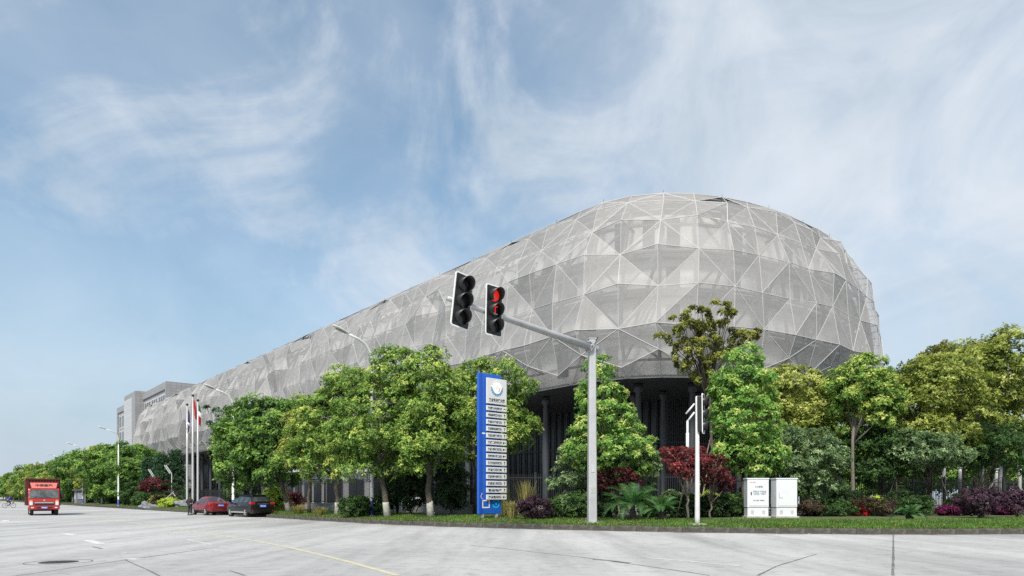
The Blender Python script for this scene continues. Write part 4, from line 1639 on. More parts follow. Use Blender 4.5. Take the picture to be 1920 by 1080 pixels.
# --- bamboo props under the tree and by the maples
for i, (a, b_, Y0, Y1) in enumerate([((1298, 905), (1332, 822), 39, 42), ((1310, 905), (1338, 826), 40.5, 42.2), ((1385, 925), (1330, 826), 40, 42), ((1268, 930), (1290, 880), 36.5, 35.5)]):
    p = on_ground(a[0], Y0)
    q = Vector(((b_[0] - 960) / F * Y1, Y1, hz(b_[1], Y1)))
    t = MB().tube([(0, 0, -0.05), tuple((q - p) * 0.5), tuple(q - p)], [0.045, 0.042, 0.036], 7).build('bamboo_prop', M_bamboo, loc=p, smooth=True)
    tag(t, ['left of a pair of bamboo poles leaning to the olive tree', 'right of a pair of bamboo poles leaning to the olive tree', 'bamboo pole leaning in from the cabinets towards the olive tree',
            'short bamboo pole leaning behind the red maple stem'][i], 'pole')
for i, (a, b_, Y0, Y1) in enumerate([((1655, 932), (1680, 890), 42.5, 43), ((1790, 930), (1760, 885), 43, 43.5), ((1585, 930), (1560, 895), 41.5, 41.5)]):
    p = on_ground(a[0], Y0)
    q = Vector(((b_[0] - 960) / F * Y1, Y1, hz(b_[1], Y1)))
    t = MB().tube([(0, 0, -0.05), tuple((q - p) * 0.5), tuple(q - p)], [0.04, 0.038, 0.032], 7).build('bamboo_prop', M_bark_grey, loc=p, smooth=True)
    tag(t, ['dark slanting prop under the right-hand trees left of the small cycad', 'dark slanting prop behind the small cycad', 'dark slanting prop right of the white cabinets'][i], 'pole')

# --- the dense row of street trees running off to the left
protos = []
for q in range(5):
    r = random.Random(300 + q)
    el = [(0, 0, 6.3, 3.2, 3.2, 3.1)]
    for z in range(6):
        a = z * 1.05 + r.uniform(-.3, .3)
        el.append((math.cos(a) * 2.0, math.sin(a) * 2.0, r.uniform(4.2, 7.4), r.uniform(1.7, 2.4), r.uniform(1.7, 2.4), r.uniform(1.5, 2.1)))
    el.append((r.uniform(-.8, .8), r.uniform(-.8, .8), 8.4, 1.9, 1.9, 1.5))
    for z in range(4):
        a = z * 1.6 + r.uniform(-.3, .3)
        el.append((math.cos(a) * 2.3, math.sin(a) * 2.3, r.uniform(2.6, 3.6), 1.8, 1.8, 1.4))
    pal = ['camphor_deep', 'camphor_deep', 'camphor', 'camphor_deep', 'camphor_yellow'][q]
    me, C, rad = crown_mesh(400 + q, el, 230, 0.85, 22, 5, 0.36, 0.18, LM[pal], 0.7, 0.8)
    b, tp = wood(400 + q, (0, 0, -0.1), (0.2, 0.1, 3.2), C, el, 0.2, 10)
    tm = b.mesh('trunk', M_bark, True)
    lm = MB().tube([tp[0], tp[0].lerp(tp[-1], 0.36)], [0.27, 0.225], 9).mesh('limewash_band', M_limewash, True)
    protos.append((me, tm, lm))
r = random.Random(77)
row = [(Y, o) for Y, o in [(104, 3.2), (112, 5.5), (120, 2.6), (131, 4.6), (140, 2.4), (152, 3.2), (163, 2.4), (175, 3.4), (188, 2.4), (202, 3.2), (216, 2.6), (231, 3.0), (246, 2.6), (262, 3.0), (278, 2.6), (296, 3.0), (315, 2.6), (336, 3.0), (358, 2.8)]]
row += [(Y, o) for Y, o in [(126, 8.5), (146, 8.0), (168, 8.8), (195, 8.2), (225, 8.5), (258, 8.2)]]
for i, (Y, o) in enumerate(row):
    bp_ = Vector((24.66 - 0.83 * Y, Y, 0)) + V * o
    bp_.z = gz(bp_.x, bp_.y)
    q = (i * 3 + i // 4) % 5
    grp = 'street trees along the far verge'
    nth = ['third', 'fourth', 'fifth', 'sixth', 'seventh', 'eighth', 'ninth', 'tenth', 'eleventh', 'twelfth']
    if i < 2:
        lab = ['broad street tree nearest the blue-footed street lamp at the left end of the mesh building', 'tall dark street tree against the far end of the mesh skin'][i]
        q = [1, 0][i]
    elif i < 12:
        lab = '%s street tree from the mesh building along the receding kerbside row' % nth[i - 2]
    elif i < 19:
        lab = 'small far street tree at the left end of the receding kerbside row'
    else:
        lab = 'street tree half hidden behind the receding kerbside row'
    t = thing('street_tree', lab, 'tree', bp_, r.uniform(0, 6.28), grp)
    s = r.uniform(0.98, 1.16) * (1.0 if o < 7 else 1.08)
    if i == 0:
        s = 0.80
    t.scale = (s, s, s * r.uniform(.95, 1.08))
    link('crown', protos[q][0], t)
    link('trunk', protos[q][1], t)
    link('limewash_band', protos[q][2], t)


hm = [bpy.data.meshes.new('x')] * 0
for q in range(3):
    me, C, rad = crown_mesh(700 + q, [(0, 0, .8, 2.6, 1.4, .9), (1.2, .3, 1.0, 1.4, 1.2, .9), (-1.3, -.2, .9, 1.4, 1.2, .9)], 70, 0.5, 16, 5, 0.3, 0.15, LM[['box', 'dark', 'camphor_deep'][q]], 0.6, 0.9)
    me.name = 'foliage'
    hm.append(me)
for i, Y in enumerate(range(108, 330, 7)):
    bp_ = Vector((24.66 - 0.83 * Y, Y, 0)) + V * (5.5 + (i % 3) * 0.8)
    bp_.z = gz(bp_.x, bp_.y) - 0.1
    if 134 < Y < 146:
        continue
    t = thing('verge_bush', 'low bush under the receding row of street trees behind the red truck', 'bush', bp_, TH + math.pi / 2 + r.uniform(-.2, .2), 'bushes under the far street trees')
    s = r.uniform(.9, 1.5)
    t.scale = (1.25, s, s)
    link('foliage', hm[i % 3], t)

for i, (px, Y, sc_) in enumerate([(1420, 88, 1.0), (1500, 92, 1.1), (1575, 86, 1.0), (1650, 92, 1.15), (1730, 90, 1.1), (1800, 86, 1.2), (1870, 92, 1.25), (1940, 88, 1.2)]):
    bp_ = dp(px, Y, 0.405)
    if i < 3:
        bp_ = dp(px + 120, Y - 20, 0.405)
        sc_ *= 0.62
    t = thing('site_tree', 'tree far behind the right-hand fence, seen between nearer trunks', 'tree', bp_, r.uniform(0, 6.28), 'trees far behind the right-hand fence')
    t.scale = (sc_, sc_, sc_ * .9)
    q = i % 2 * 3
    link('crown', protos[q][0], t)
    link('trunk', protos[q][1], t)

# --- conifers and cloud pine by the flagpoles: whorls of drooping boughs
def conifer(label, px, Y, w_, h_, seed, pal='pine'):
    base = on_ground(px, Y)
    t = thing('conifer', label, 'tree', base)
    s = Y / F
    hh, ww = h_ * s, w_ * s * 0.5
    r = np.random.default_rng(seed)
    C, Nn = [], []
    wb = MB().tube([(0, 0, -0.05), (0.05, 0, hh * 0.5), (0, 0, hh * 0.97)], [0.13, 0.09, 0.02], 7)
    for q in range(64):
        z = hh * (0.16 + 0.8 * (q / 64) ** 0.9)
        a = q * 2.4 + r.uniform(-.3, .3)
        rl = ww * (1.05 - z / hh) ** 0.75 * r.uniform(.7, 1.25) + 0.15
        e = np.array([math.cos(a) * rl, math.sin(a) * rl, z + rl * 0.28])
        wb.tube([(0, 0, z), tuple(e)], [0.03, 0.01], 4)
        for f_ in np.linspace(0.3, 1.0, 7):
            C.append(np.array([0, 0, z]) + (e - np.array([0, 0, z])) * f_)
            Nn.append(unit(np.array([math.cos(a), math.sin(a), 0.5])))
    C, Nn = np.repeat(np.array(C), 4, 0), np.repeat(np.array(Nn), 4, 0)
    C = C + r.normal(size=C.shape) * 0.16
    V4, tn = leaves(r, C, unit(Nn + 0.4 * r.normal(size=Nn.shape)), 7, 0.34, 0.09, (0.3, 1.3))
    link('crown', quads_mesh('crown', LM[pal], V4, tn), t)
    wb.build('trunk', M_bark, t)


conifer('feathery dark conifer at the far end of the mesh building', 302, 96, 40, 96, 1)
conifer('taller feathery dark conifer left of the flagpoles', 330, 97, 46, 104, 2)
conifer('slim dark conifer among the garden trees near the blue-footed lamp', 278, 103, 34, 88, 3)
t = on_ground(322, 89)
cp = thing('cloud_pine', 'cloud-pruned dark pine with slanting props in the rock garden', 'tree', t)
C, Nn = [], []
b = MB().tube([(0, 0, -.05), (-0.3, 0, 0.9), (0.2, 0, 1.7), (-0.1, 0, 2.5)], [0.14, 0.11, 0.09, 0.04], 7)
r = np.random.default_rng(9)
for x, z, w_ in ((-1.5, 1.6, .8), (1.6, 1.75, 1.0), (0.7, 2.3, .7), (-.6, 2.7, .8), (2.6, 2.0, .7), (-2.1, 2.2, .5)):
    b.tube([(0, 0, z - .4), (x, 0, z)], [0.05, 0.02], 5)
    c = np.stack([r.normal(x, w_ * .45, 110), r.normal(0, w_ * .45, 110), z + np.abs(r.normal(0, .13, 110))], 1)
    C.append(c)
C = np.concatenate(C)
V4, tn = leaves(r, C, unit(np.array([0, 0, 1.0]) + 0.5 * r.normal(size=C.shape)), 8, 0.2, 0.05, (0.2, 1.2))
link('crown', quads_mesh('crown', LM['dark'], V4, tn), cp)
b.build('trunk', M_bark, cp)
b = MB().tube([(-1.6, -0.6, -0.05), (0.3, 0, 1.9)], 0.06, 6).tube([(1.7, -0.5, -0.05), (0.1, 0, 1.8)], 0.06, 6)
b.build('props', M_limewash, cp)

# garden rocks
M_rock = mat('garden_rock', (0.10, 0.105, 0.115), 0.85, var=0.5, scale=2.5, bump=0.8, bscale=6, var2=(0.26, 0.27, 0.29))
for i, (px, Y, w_, h_, lab) in enumerate([(272, 85, 1.5, .7, 'low grey garden rock left of the lime bush'), (287, 84, 1.2, .5, 'small grey garden rock beside the lime bush'),
                                        (345, 84, 2.4, .85, 'large flat grey garden rock behind the man in black'), (332, 86, 1.6, .8, 'grey garden rock beside the cloud pine')]):
    import bmesh
    bm = bmesh.new()
    bmesh.ops.create_icosphere(bm, subdivisions=3, radius=1.0)
    rr = random.Random(i)
    ph = [rr.uniform(0, 6) for _ in range(6)]
    for v_ in bm.verts:
        c = v_.co
        k_ = 1 + 0.22 * math.sin(3 * c.x + ph[0]) * math.sin(2.5 * c.y + ph[1]) + 0.14 * math.sin(6 * c.z + ph[2] + 3 * c.x) + 0.08 * math.sin(9 * c.y + ph[3])
        v_.co = Vector((c.x * w_ * .5 * k_, c.y * w_ * .4 * k_, max(-.1, c.z * h_ * .8 * k_ + h_ * .15)))
    me = bpy.data.meshes.new('garden_rock')
    bm.to_mesh(me)
    bm.free()
    me.materials.append(M_rock)
    tag(link('garden_rock', me, loc=on_ground(px, Y)), lab, 'rock')
# ================================================================== street furniture
random.seed(3)
M_galv = mat('galvanised_pole', (0.40, 0.405, 0.415), 0.45, metal=0.25, var=0.14, scale=1.3)
M_whitepole = mat('white_pole', (0.56, 0.56, 0.56), 0.45, var=0.12, scale=2.0)
M_blackp = mat('signal_black', (0.012, 0.012, 0.013), 0.45)
M_border = mat('signal_border', (0.72, 0.72, 0.72), 0.6)
M_lens = mat('dark_lens', (0.02, 0.02, 0.02), 0.2)
M_lens_grey = mat('grey_lens', (0.30, 0.30, 0.31), 0.3)
M_red_on = mat('red_signal_lit', (0.5, 0.01, 0.01), 0.4, emit=(1.0, 0.03, 0.015), estr=0.38)
M_found = mat('foundation', (0.34, 0.33, 0.31), 0.9, var=0.3, scale=3)
M_bolt = mat('bolt', (0.25, 0.25, 0.25), 0.5, metal=0.6)


def signal_head(parent, loc, rz_, W_, Hh, roll=0.0, lit=False, border=True, vis_len=0.46):
    hd = link('signal_head', None, parent, loc)
    hd.rotation_euler = (0, roll, rz_)
    hd.empty_display_size = 0.2
    MB().prism(rrect(W_, Hh, 0.08), -0.03, 0.0, 'y').build('backboard', M_blackp, hd)
    if border:
        o_, i_ = rrect(W_ + 0.07, Hh + 0.07, 0.11), rrect(W_ - 0.02, Hh - 0.02, 0.07)
        n_ = len(o_)
        vs = [(x, y, z) for y in (-0.045, -0.01) for ring in (o_, i_) for x, z in ring]
        fs = []
        for k in range(n_):
            k2 = (k + 1) % n_
            fs += [(k, k2, n_ + k2, n_ + k), (2 * n_ + k, 3 * n_ + k, 3 * n_ + k2, 2 * n_ + k2), (k, 2 * n_ + k, 2 * n_ + k2, k2), (n_ + k, n_ + k2, 3 * n_ + k2, 3 * n_ + k)]
        MB().add(vs, fs).build('border', M_border, hd)
    MB().box((0, 0.10, 0), (W_ * 0.72, 0.22, Hh * 0.92)).build('housing', M_blackp, hd, bevel=0.03)
    rl = min(Hh / 3 * 0.42, W_ * 0.40)
    for k in range(3):
        zc_ = (1 - k) * Hh * 0.315
        on = lit and k == 0
        MB().lathe([(rl * 0.92, -0.03), (rl * 0.9, -0.05), (rl * 0.5, -0.075), (0.02, -0.085)], 18, (0, 0, zc_), 'y').build('lens', M_red_on if on else M_lens, hd, True)
        if lit and k == 0:
            MB().prism([(-rl * .75, -rl * .3), (-rl * .2, -rl * .62), (rl * .3, -rl * .62), (rl * .55, -rl * .45)], -0.10, -0.088, 'y').build('lens_shade', M_lens_grey, hd, loc=(0, 0, zc_))
        if lit and k == 1:
            b_ = MB().box((0, -0.10, rl * .55), (rl * 0.9, 0.02, rl * .17)).box((0, -0.10, 0.02), (rl * .17, 0.02, rl * 1.05)).box((0, -0.10, -rl * .5), (rl * 0.5, 0.02, rl * .15))
            b_.build('lit_symbol', M_red_on, hd, loc=(0, 0, zc_))
            MB().prism([(-rl * .75, -rl * .35), (-rl * .2, -rl * .66), (rl * .3, -rl * .66), (rl * .5, -rl * .5)], -0.125, -0.112, 'y').build('lens_shade', M_lens_grey, hd, loc=(0, 0, zc_))
        # hood: open below, longest on top
        vs, fs = [], []
        n_ = 22
        for q in range(n_ + 1):
            a = R(-52 + 284 * q / n_)
            up = (math.sin(a) + 0.8) / 1.8
            ln = vis_len * (0.45 + 0.55 * up)
            for rr_, y in ((rl, -0.02), (rl * 1.02, -ln), (rl * 0.96, -ln), (rl * 0.95, -0.02)):
                vs.append((rr_ * math.cos(a), y, zc_ + rr_ * math.sin(a) - 0.10 * (-y)))
        for q in range(n_):
            for s in range(3):
                fs.append((q * 4 + s, q * 4 + s + 1, q * 4 + s + 5, q * 4 + s + 4))
        MB().add(vs, fs).build('hood', M_blackp, hd, True)
    return hd


# --- tall mast with its two heads over the road
P0 = on_ground(1110, 32.7)
tl = thing('traffic_light', 'tall pale traffic light mast with two dark signal heads on a long arm', 'traffic light', P0)
zt = hz(637, 32.7) - P0.z
pts = []
b = MB()
n_ = 8
vs, fs = [], []
for z, w_ in ((0.02, 0.42), (zt * 0.5, 0.37), (zt, 0.335)):
    for x, y in rrect(w_, w_, 0.05, 2):
        vs.append((x, y, z))
m_ = len(vs) // 3
for a in range(2):
    for k in range(m_):
        fs.append((a * m_ + k, a * m_ + (k + 1) % m_, (a + 1) * m_ + (k + 1) % m_, (a + 1) * m_ + k))
fs.append(tuple(range(2 * m_, 3 * m_)))
b.add(vs, fs).build('pole', M_galv, tl, rz=0.12)
MB().box((0, 0, zt + 0.03), (0.38, 0.38, 0.05)).build('cap', M_galv, tl, bevel=0.01, rz=0.12)
MB().box((0, 0, 0.02), (0.62, 0.62, 0.06)).build('base_plate', M_galv, tl, rz=0.12)
MB().box((0.0, -0.21, 2.6), (0.16, 0.015, 0.34)).build('hatch', mat('hatch_grey', (0.40, 0.41, 0.42), 0.5), tl, rz=0.12)
za = hz(652, 32.7) - P0.z
b = MB()
for sx in (-.25, .25):
    for sy in (-.25, .25):
        b.lathe([(0.035, 0.05), (0.035, 0.09), (0.02, 0.10), (0.02, 0.13)], 6, (sx, sy, 0))
b.build('anchor_bolts', M_bolt, tl, rz=0.12)
MB().box((0.02, -0.203, 1.55), (0.20, 0.008, 0.28)).build('sticker', mat('faded_sticker', (0.30, 0.32, 0.30), 0.8, var=0.4, scale=9), tl, rz=0.12)
MB().tube([(0.12, 0.0, zt - .05), (0.28, -0.02, za + .5), (0.10, -.25, za + .12), (-.4, -.55, za + .17)], 0.016, 6).build('cable', M_blackp, tl, True)
A0 = Vector((0, 0, za))
A1 = Vector((-2.35 - P0.x, 24.95 - P0.y, za + 0.10))
ad = (A1 - A0).normalized()
arm = MB().tube([A0, A0.lerp(A1, .3), A0.lerp(A1, .65), A1], [0.17, 0.15, 0.125, 0.09], 12).build('arm', M_galv, tl, True)
MB().tube([A0 - ad * 0.32, A0 + ad * 0.36], 0.20, 12).tube([A0 + ad * 0.22, A0 + ad * 0.30], 0.27, 12).build('arm_socket', M_galv, tl)
b = MB()
for a in range(6):
    q = 2 * math.pi * a / 6
    s = ad.cross(Vector((0, 0, 1))).normalized()
    up = s.cross(ad)
    c = A0 + ad * 0.33 + (s * math.cos(q) + up * math.sin(q)) * 0.23
    b.tube([c - ad * .06, c + ad * .05], 0.03, 6)
b.build('bolts', M_bolt, tl)
FN = Vector((math.sin(R(43)), -math.cos(R(43)), 0))
for (px, Y, py, hpx, roll, lit) in ((921.5, 26.75, 584, 92, R(1.5), True), (862, 25.4, 566, 100, R(7.5), False)):
    q = dp(px, Y, hz(py, Y)) - P0
    Hh = hpx * Y / F
    hd = signal_head(tl, q + FN * 0.12 - Vector((0.0, 0, 0)), R(43), 0.80, Hh, roll, lit)
    MB().box((0, 0.24, -0.05), (0.34, 0.12, 0.16)).build('clamp', M_bolt, hd)

# --- small signal post seen from the side
P1 = on_ground(1307.5, 30.7)
ts = thing('traffic_light', 'small pale signal post with one dark head seen from the side', 'traffic light', P1)
zt = hz(744, 30.7) - P1.z
MB().lathe([(0.115, 0.0), (0.115, 0.3), (0.095, zt * .6), (0.085, zt), (0.05, zt + 0.03)], 14).build('pole', M_whitepole, ts, True)
MB().box((0, 0, 0.0), (0.7, 0.55, 0.10)).build('base_block', M_found, ts, bevel=0.02, rz=0.2)
zh = hz(776, 30.6) - P1.z
signal_head(ts, (0.20, -0.14, zh), R(66), 0.56, 72 * 30.6 / F, R(-4), False, True, 0.3)
YR = 36.3
PR = on_ground(1289, YR)
rp = thing('pale_post', 'slim pale post with bent top arms half hidden behind the red maple', 'post', PR)
zz = lambda py: hz(py, YR) - PR.z
MB().lathe([(0.09, 0), (0.085, zz(812)), (0.06, zz(811)), (0.06, zz(789))], 12).build('post', M_whitepole, rp, True)
b = MB().tube([(0, 0, zz(790)), ((1302 - 1289) * YR / F, 0, zz(773))], 0.05, 8)
b.tube([(-0.08, 0, zz(776)), ((1302 - 1289) * YR / F, 0, zz(757))], 0.05, 8)
b.build('bent_arm', M_whitepole, rp, True)

# --- blue totem sign
M_blue = mat('totem_blue', (0.012, 0.10, 0.46), 0.4, var=0.10, scale=1.0)
M_blue2 = mat('totem_blue_shaded', (0.012, 0.07, 0.42), 0.4)  # darker copy of the blue: shade of the left side painted in
M_plate = mat('sign_plate', (0.60, 0.605, 0.61), 0.4)
M_ink = mat('sign_ink', (0.012, 0.012, 0.014), 0.6)
M_inkgrey = mat('sign_ink_grey', (0.10, 0.10, 0.11), 0.6)
M_cyan = mat('sign_cyan', (0.02, 0.45, 0.75), 0.5)
M_logo_blue = mat('logo_blue', (0.10, 0.28, 0.50), 0.5)
M_logo_white = mat('logo_white', (0.86, 0.87, 0.88), 0.5)
M_logo_red = mat('logo_red', (0.75, 0.25, 0.18), 0.5)
YS = 37.6
PS = on_ground(919, YS)
tm = thing('totem_sign', 'tall blue totem sign with white company plates stacked down its face', 'sign', PS, R(41))
zb_, zt_ = hz(968, YS) - PS.z + 0.12, hz(701, YS) - PS.z
WS = 1.62
# face along local x, normal -y
MB().box((0, 0.08, (zb_ + zt_) / 2), (WS, 0.16, zt_ - zb_)).build('pillar', M_blue, tm, bevel=0.03)
MB().box((-WS / 2 + 0.11, -0.02, (zb_ + zt_) / 2), (0.20, 0.04, zt_ - zb_ - 0.04)).build('edge_fin', M_blue2, tm, bevel=0.01)
for sx in (-0.5, 0.5):
    MB().box((sx, 0.08, zb_ / 2 - 0.02), (0.14, 0.14, zb_ + 0.06)).build('foot', M_galv, tm)
PW = 1.42
PX = 0.36


def plate_z(py):
    return hz(py, YS - 0.1) - PS.z


def plate(py0, py1):
    z1, z0 = plate_z(py0), plate_z(py1)
    o = MB().box((0, 0, 0), (PW, 0.09, z1 - z0)).build('name_plate', M_plate, tm, bevel=0.015, loc=(PX, -0.11, (z0 + z1) / 2))
    MB().box((0, 0.06, 0), (0.5, 0.06, (z1 - z0) * 0.5)).build('bracket', M_bolt, o)
    return o, z1 - z0


o, h_ = plate(709, 757)
o.name = 'emblem_plate'
# gear-ring emblem
b, b2 = MB(), MB()
for k in range(20):
    a = 2 * math.pi * k / 20
    up = math.sin(a)
    (b if up < 0.15 else b2).box((0.40 * math.cos(a), -0.052, 0.17 + 0.40 * math.sin(a)), (0.07, 0.012, 0.07))
b.build('emblem', M_logo_blue, o)
b2.build('emblem', M_border, o)
MB().lathe([(0.35, -0.05), (0.35, -0.056), (0.30, -0.057)], 28, (0, 0, 0.17), 'y').build('emblem', M_logo_white, o)
b = MB()
for k in range(14):
    a = R(190 + 160 * k / 13)
    b.box((0.33 * math.cos(a), -0.060, 0.17 + 0.33 * math.sin(a)), (0.075, 0.008, 0.05))
b.build('emblem', M_logo_blue, o)
MB().tube([(0.10, -0.062, 0.0), (0.20, -0.062, 0.22)], 0.02, 4).build('emblem', M_logo_red, o)
b = MB()
for k in range(18):
    a = k * 0.7
    b.box((0.16 * (1 - k / 22) * math.cos(a), -0.060, 0.20 + 0.16 * (1 - k / 22) * math.sin(a)), (0.05, 0.006, 0.025), 0)
b.build('emblem', M_border, o)
link('lettering', text_mesh('宁波智能产业园', 0.15, M_ink, width=1.12), o, (0, -0.049, -0.47))
link('lettering', text_mesh('NINGBO INDUSTRIAL PARK', 0.06, M_ink, width=1.12), o, (0, -0.049, -0.58))
names_ = ['宁波赛仑光电有限公司', '中国兵器科学研究院宁波分院', '宁波新材料研究院', '宁波甬科检测研究院', '宁波新能源技术研究院', '宁波第二激光研究所', '宁波大学科技研究院', '西安交通大学工业院', '浙江宁波自动化研究院', '宁波力芯机电', '宁波交通大学研究院', '宁波智能数字研究院', '智能电控', '宁波智研院']
arr = '—↑↑↑↑←←←↑↑↑↑↑←'
edges_ = [(760, 771.5), (774, 785), (787.5, 799), (801, 812.5), (815, 826), (828.5, 839.5), (841.5, 852.5), (854, 865), (866.5, 877), (879, 889.5), (891.5, 902), (904, 914), (916, 926), (928, 938.5)]
for (a, c), s, ar in zip([(760.5 + 12.83 * k, 770.0 + 12.83 * k) for k in range(14)], names_, arr):
    o, h_ = plate(a, c)
    link('lettering', text_mesh(s, h_ * 0.55, M_ink, width=0.98 if len(s) > 5 else 0.92), o, (-0.14, -0.049, 0))
    if ar == '↑':
        b = MB().box((0.55, -0.048, -0.01), (0.03, 0.006, h_ * .5)).prism([(0.48, h_ * .12), (0.62, h_ * .12), (0.55, h_ * .34)], -0.052, -0.046, 'y')
    elif ar == '←':
        b = MB().box((0.56, -0.048, h_ * .02), (0.16, 0.006, 0.035)).prism([(0.50, h_ * .28), (0.50, -h_ * .24), (0.40, -h_ * .02)], -0.052, -0.046, 'y')
    else:
        b = MB().box((0.55, -0.048, 0), (0.16, 0.006, 0.04))
    b.build('arrow', M_ink, o)
# screen outline and swirl at the foot, small white bar half-way
b = MB()
zf = plate_z(945)
for x, z, w_, hh in ((-.3, zf + .19, .46, .06), (-.3, zf - .19, .46, .06), (-.53, zf, .06, .44), (-.07, zf, .06, .44)):
    b.box((x, -0.006, z), (w_, 0.012, hh))
b.build('screen_outline', M_border, tm)
b = MB()
for k in range(26):
    a = R(200 + 300 * k / 25)
    b.box((0.42 + 0.22 * math.cos(a), -0.006, zf + 0.02 + 0.22 * math.sin(a)), (0.075, 0.012, 0.075))
for k in range(8):
    b.box((0.30 - 0.02 * k, -0.006, zf + 0.25 + 0.04 * k), (0.05, 0.012, 0.05))
b.lathe([(0.08, -0.012), (0.08, 0.0)], 12, (0.42, 0, zf + 0.02), 'y')
b.build('swirl_emblem', M_cyan, tm)
MB().box((-0.5, -0.006, plate_z(813)), (0.30, 0.012, 0.07)).build('mark', M_border, tm)
b = MB()
for k in range(7):
    b.box((-0.66 + 0.04 * math.cos(k), -0.063, plate_z(925) - 0.05 * k), (0.05, 0.006, 0.03))
b.build('mark', M_border, tm)

# --- two white cabinets
M_cab = mat('cabinet_white', (0.60, 0.62, 0.65), 0.45, var=0.05, scale=2)
M_cabink = mat('cabinet_ink', (0.20, 0.24, 0.30), 0.6)
M_cabred = mat('cabinet_red', (0.55, 0.12, 0.15), 0.6)
M_dark = mat('dark_gap', (0.03, 0.03, 0.03), 0.8)
for i, (px0, px1, lab) in enumerate(((1398, 1437.5, 'left of two white roadside cabinets, with printed lettering and black handle'), (1450, 1490, 'right of two white roadside cabinets, with blank door'))):
    Yc = 37.0
    p = on_ground((px0 + px1) / 2, Yc)
    w_ = (px1 - px0) * Yc / F
    hh = hz(897.5, Yc) - p.z
    c = thing('roadside_cabinet', lab, 'cabinet', p, R(-2 if i == 0 else 4))
    MB().box((0, 0, 0.02), (w_ + 0.14, 0.85, 0.12)).build('plinth', M_found, c, bevel=0.01)
    MB().box((0, 0, 0.30), (w_ - 0.03, 0.62, 0.46)).build('base', M_cab, c, bevel=0.01)
    MB().box((0, 0, (hh + 0.55) / 2 + 0.0), (w_, 0.66, hh - 0.56)).build('body', M_cab, c, bevel=0.015)
    MB().box((0, 0, 0.547), (w_ - 0.05, 0.6, 0.05)).build('gap', M_dark, c)
    MB().box((0, 0, hh - 0.01), (w_ + 0.05, 0.72, 0.07)).build('lid', M_cab, c, bevel=0.015)
    d = MB().box((0.02, -0.34, (hh + 0.55) / 2), (w_ - 0.14, 0.02, hh - 0.72)).build('door', M_cab, c, bevel=0.006)
    if i == 0:
        MB().box((-w_ / 2 + 0.2, -0.36, hh * 0.62), (0.05, 0.04, 0.17)).build('handle', M_ink, c, bevel=0.01)
        link('lettering', text_mesh('小心有电', 0.12, M_inkgrey, width=0.42), c, (0.03, -0.353, hh * 0.79))
        link('lettering', text_mesh('交通信号  控制设备', 0.12, M_cabink, width=0.72), c, (0.08, -0.353, hh * 0.665))
        link('lettering', text_mesh('公安专用  严禁破坏', 0.12, M_cabink, width=0.66), c, (0.08, -0.353, hh * 0.605))
        link('lettering', text_mesh('宁波公安局  交通警察', 0.07, M_inkgrey, width=0.62), c, (0.04, -0.353, hh * 0.44))
        link('lettering', text_mesh('■ 信号', 0.07, M_cabred, width=0.28), c, (-0.28, -0.353, hh * 0.90))
    else:
        MB().box((-w_ / 2 + 0.16, -0.355, hh * 0.58), (0.02, 0.02, 0.3)).box((-w_ / 2 + 0.25, -0.355, hh * 0.58 - 0.15), (0.2, 0.02, 0.02)).build('handle', M_found, c)
    b = MB()
    for sx in (-0.3, 0.3):
        for k in range(5):
            b.box((sx, -0.312, 0.2 + 0.045 * k), (0.17, 0.012, 0.016))
    b.build('vent', M_found, c)

# --- street lamps
M_lampblue = mat('lamp_blue_band', (0.02, 0.035, 0.26), 0.5)
M_lampglass = mat('lamp_glass', (0.30, 0.31, 0.33), 0.2)
lp = thing('street_lamp', 'x', 'street lamp', (0, 0, 0), TH, 'street lamps along the street')
HL = 11.4
b = MB().lathe([(0.15, 0.0), (0.15, 0.06), (0.125, 0.07), (0.10, HL * 0.5), (0.075, HL - 2.1)], 12)
pole_o = b.build('pole', M_whitepole, lp, True)
pts = [(0, 0, HL - 2.12), (0.0, 0, HL - 1.4), (-0.12, 0, HL - 0.85), (-0.45, 0, HL - 0.42), (-0.95, 0, HL - 0.16), (-1.75, 0, HL + 0.08)]
MB().tube(pts, [0.09, 0.088, 0.085, 0.082, 0.08, 0.075], 10).build('arm', M_whitepole, lp, True)
MB().lathe([(0.146, 0.0), (0.146, 0.055), (0.136, 0.075), (0.132, 0.95), (0.12, 0.955)], 12).build('blue_band', M_lampblue, lp, True)
b = MB()
vs, fs = [], []
st = [(-1.55, .05, .05), (-1.75, .10, .07), (-2.0, .16, .085), (-2.35, .17, .085), (-2.6, .12, .06), (-2.68, .04, .03)]
for x, w_, h_ in st:
    zc_ = HL + 0.02 + (-x - 1.5) * 0.30
    for k in range(10):
        a = 2 * math.pi * k / 10
        vs.append((x, w_ * math.cos(a), zc_ + h_ * math.sin(a) * (1.0 if math.sin(a) > 0 else 0.6)))
for a in range(len(st) - 1):
    for k in range(10):
        fs.append((a * 10 + k, a * 10 + (k + 1) % 10, a * 10 + 10 + (k + 1) % 10, a * 10 + 10 + k))
fs += [tuple(range(10)), tuple(range(59, 49, -1))]
hd = b.add([(x, y * 1.3, HL + (z - HL) * 1.15) for x, y, z in vs], fs).build('lamp_head', M_whitepole, lp, True)
MB().add([(-1.8, -.09, HL + .045), (-2.5, -.11, HL + .24), (-2.5, .11, HL + .24), (-1.8, .09, HL + .045)], [(0, 1, 2, 3)]).build('lamp_glass', M_lampglass, hd, fix=False)
lamps = [(697, 43.9, 'street lamp rising out of the large camphor trees left of the totem sign'), (437, 65.9, 'street lamp rising behind the broad dark tree by the parked cars'),
         (222, 103, 'blue-footed street lamp standing clear at the left end of the mesh building'), (155, 133, 'street lamp with its head just above the tree row, second beyond the blue-footed lamp'),
         (113, 167, 'street lamp head above the tree row over the red truck'), (86, 200, 'small street lamp far down the street beyond the truck'), (66, 236, 'farthest visible street lamp down the street')]
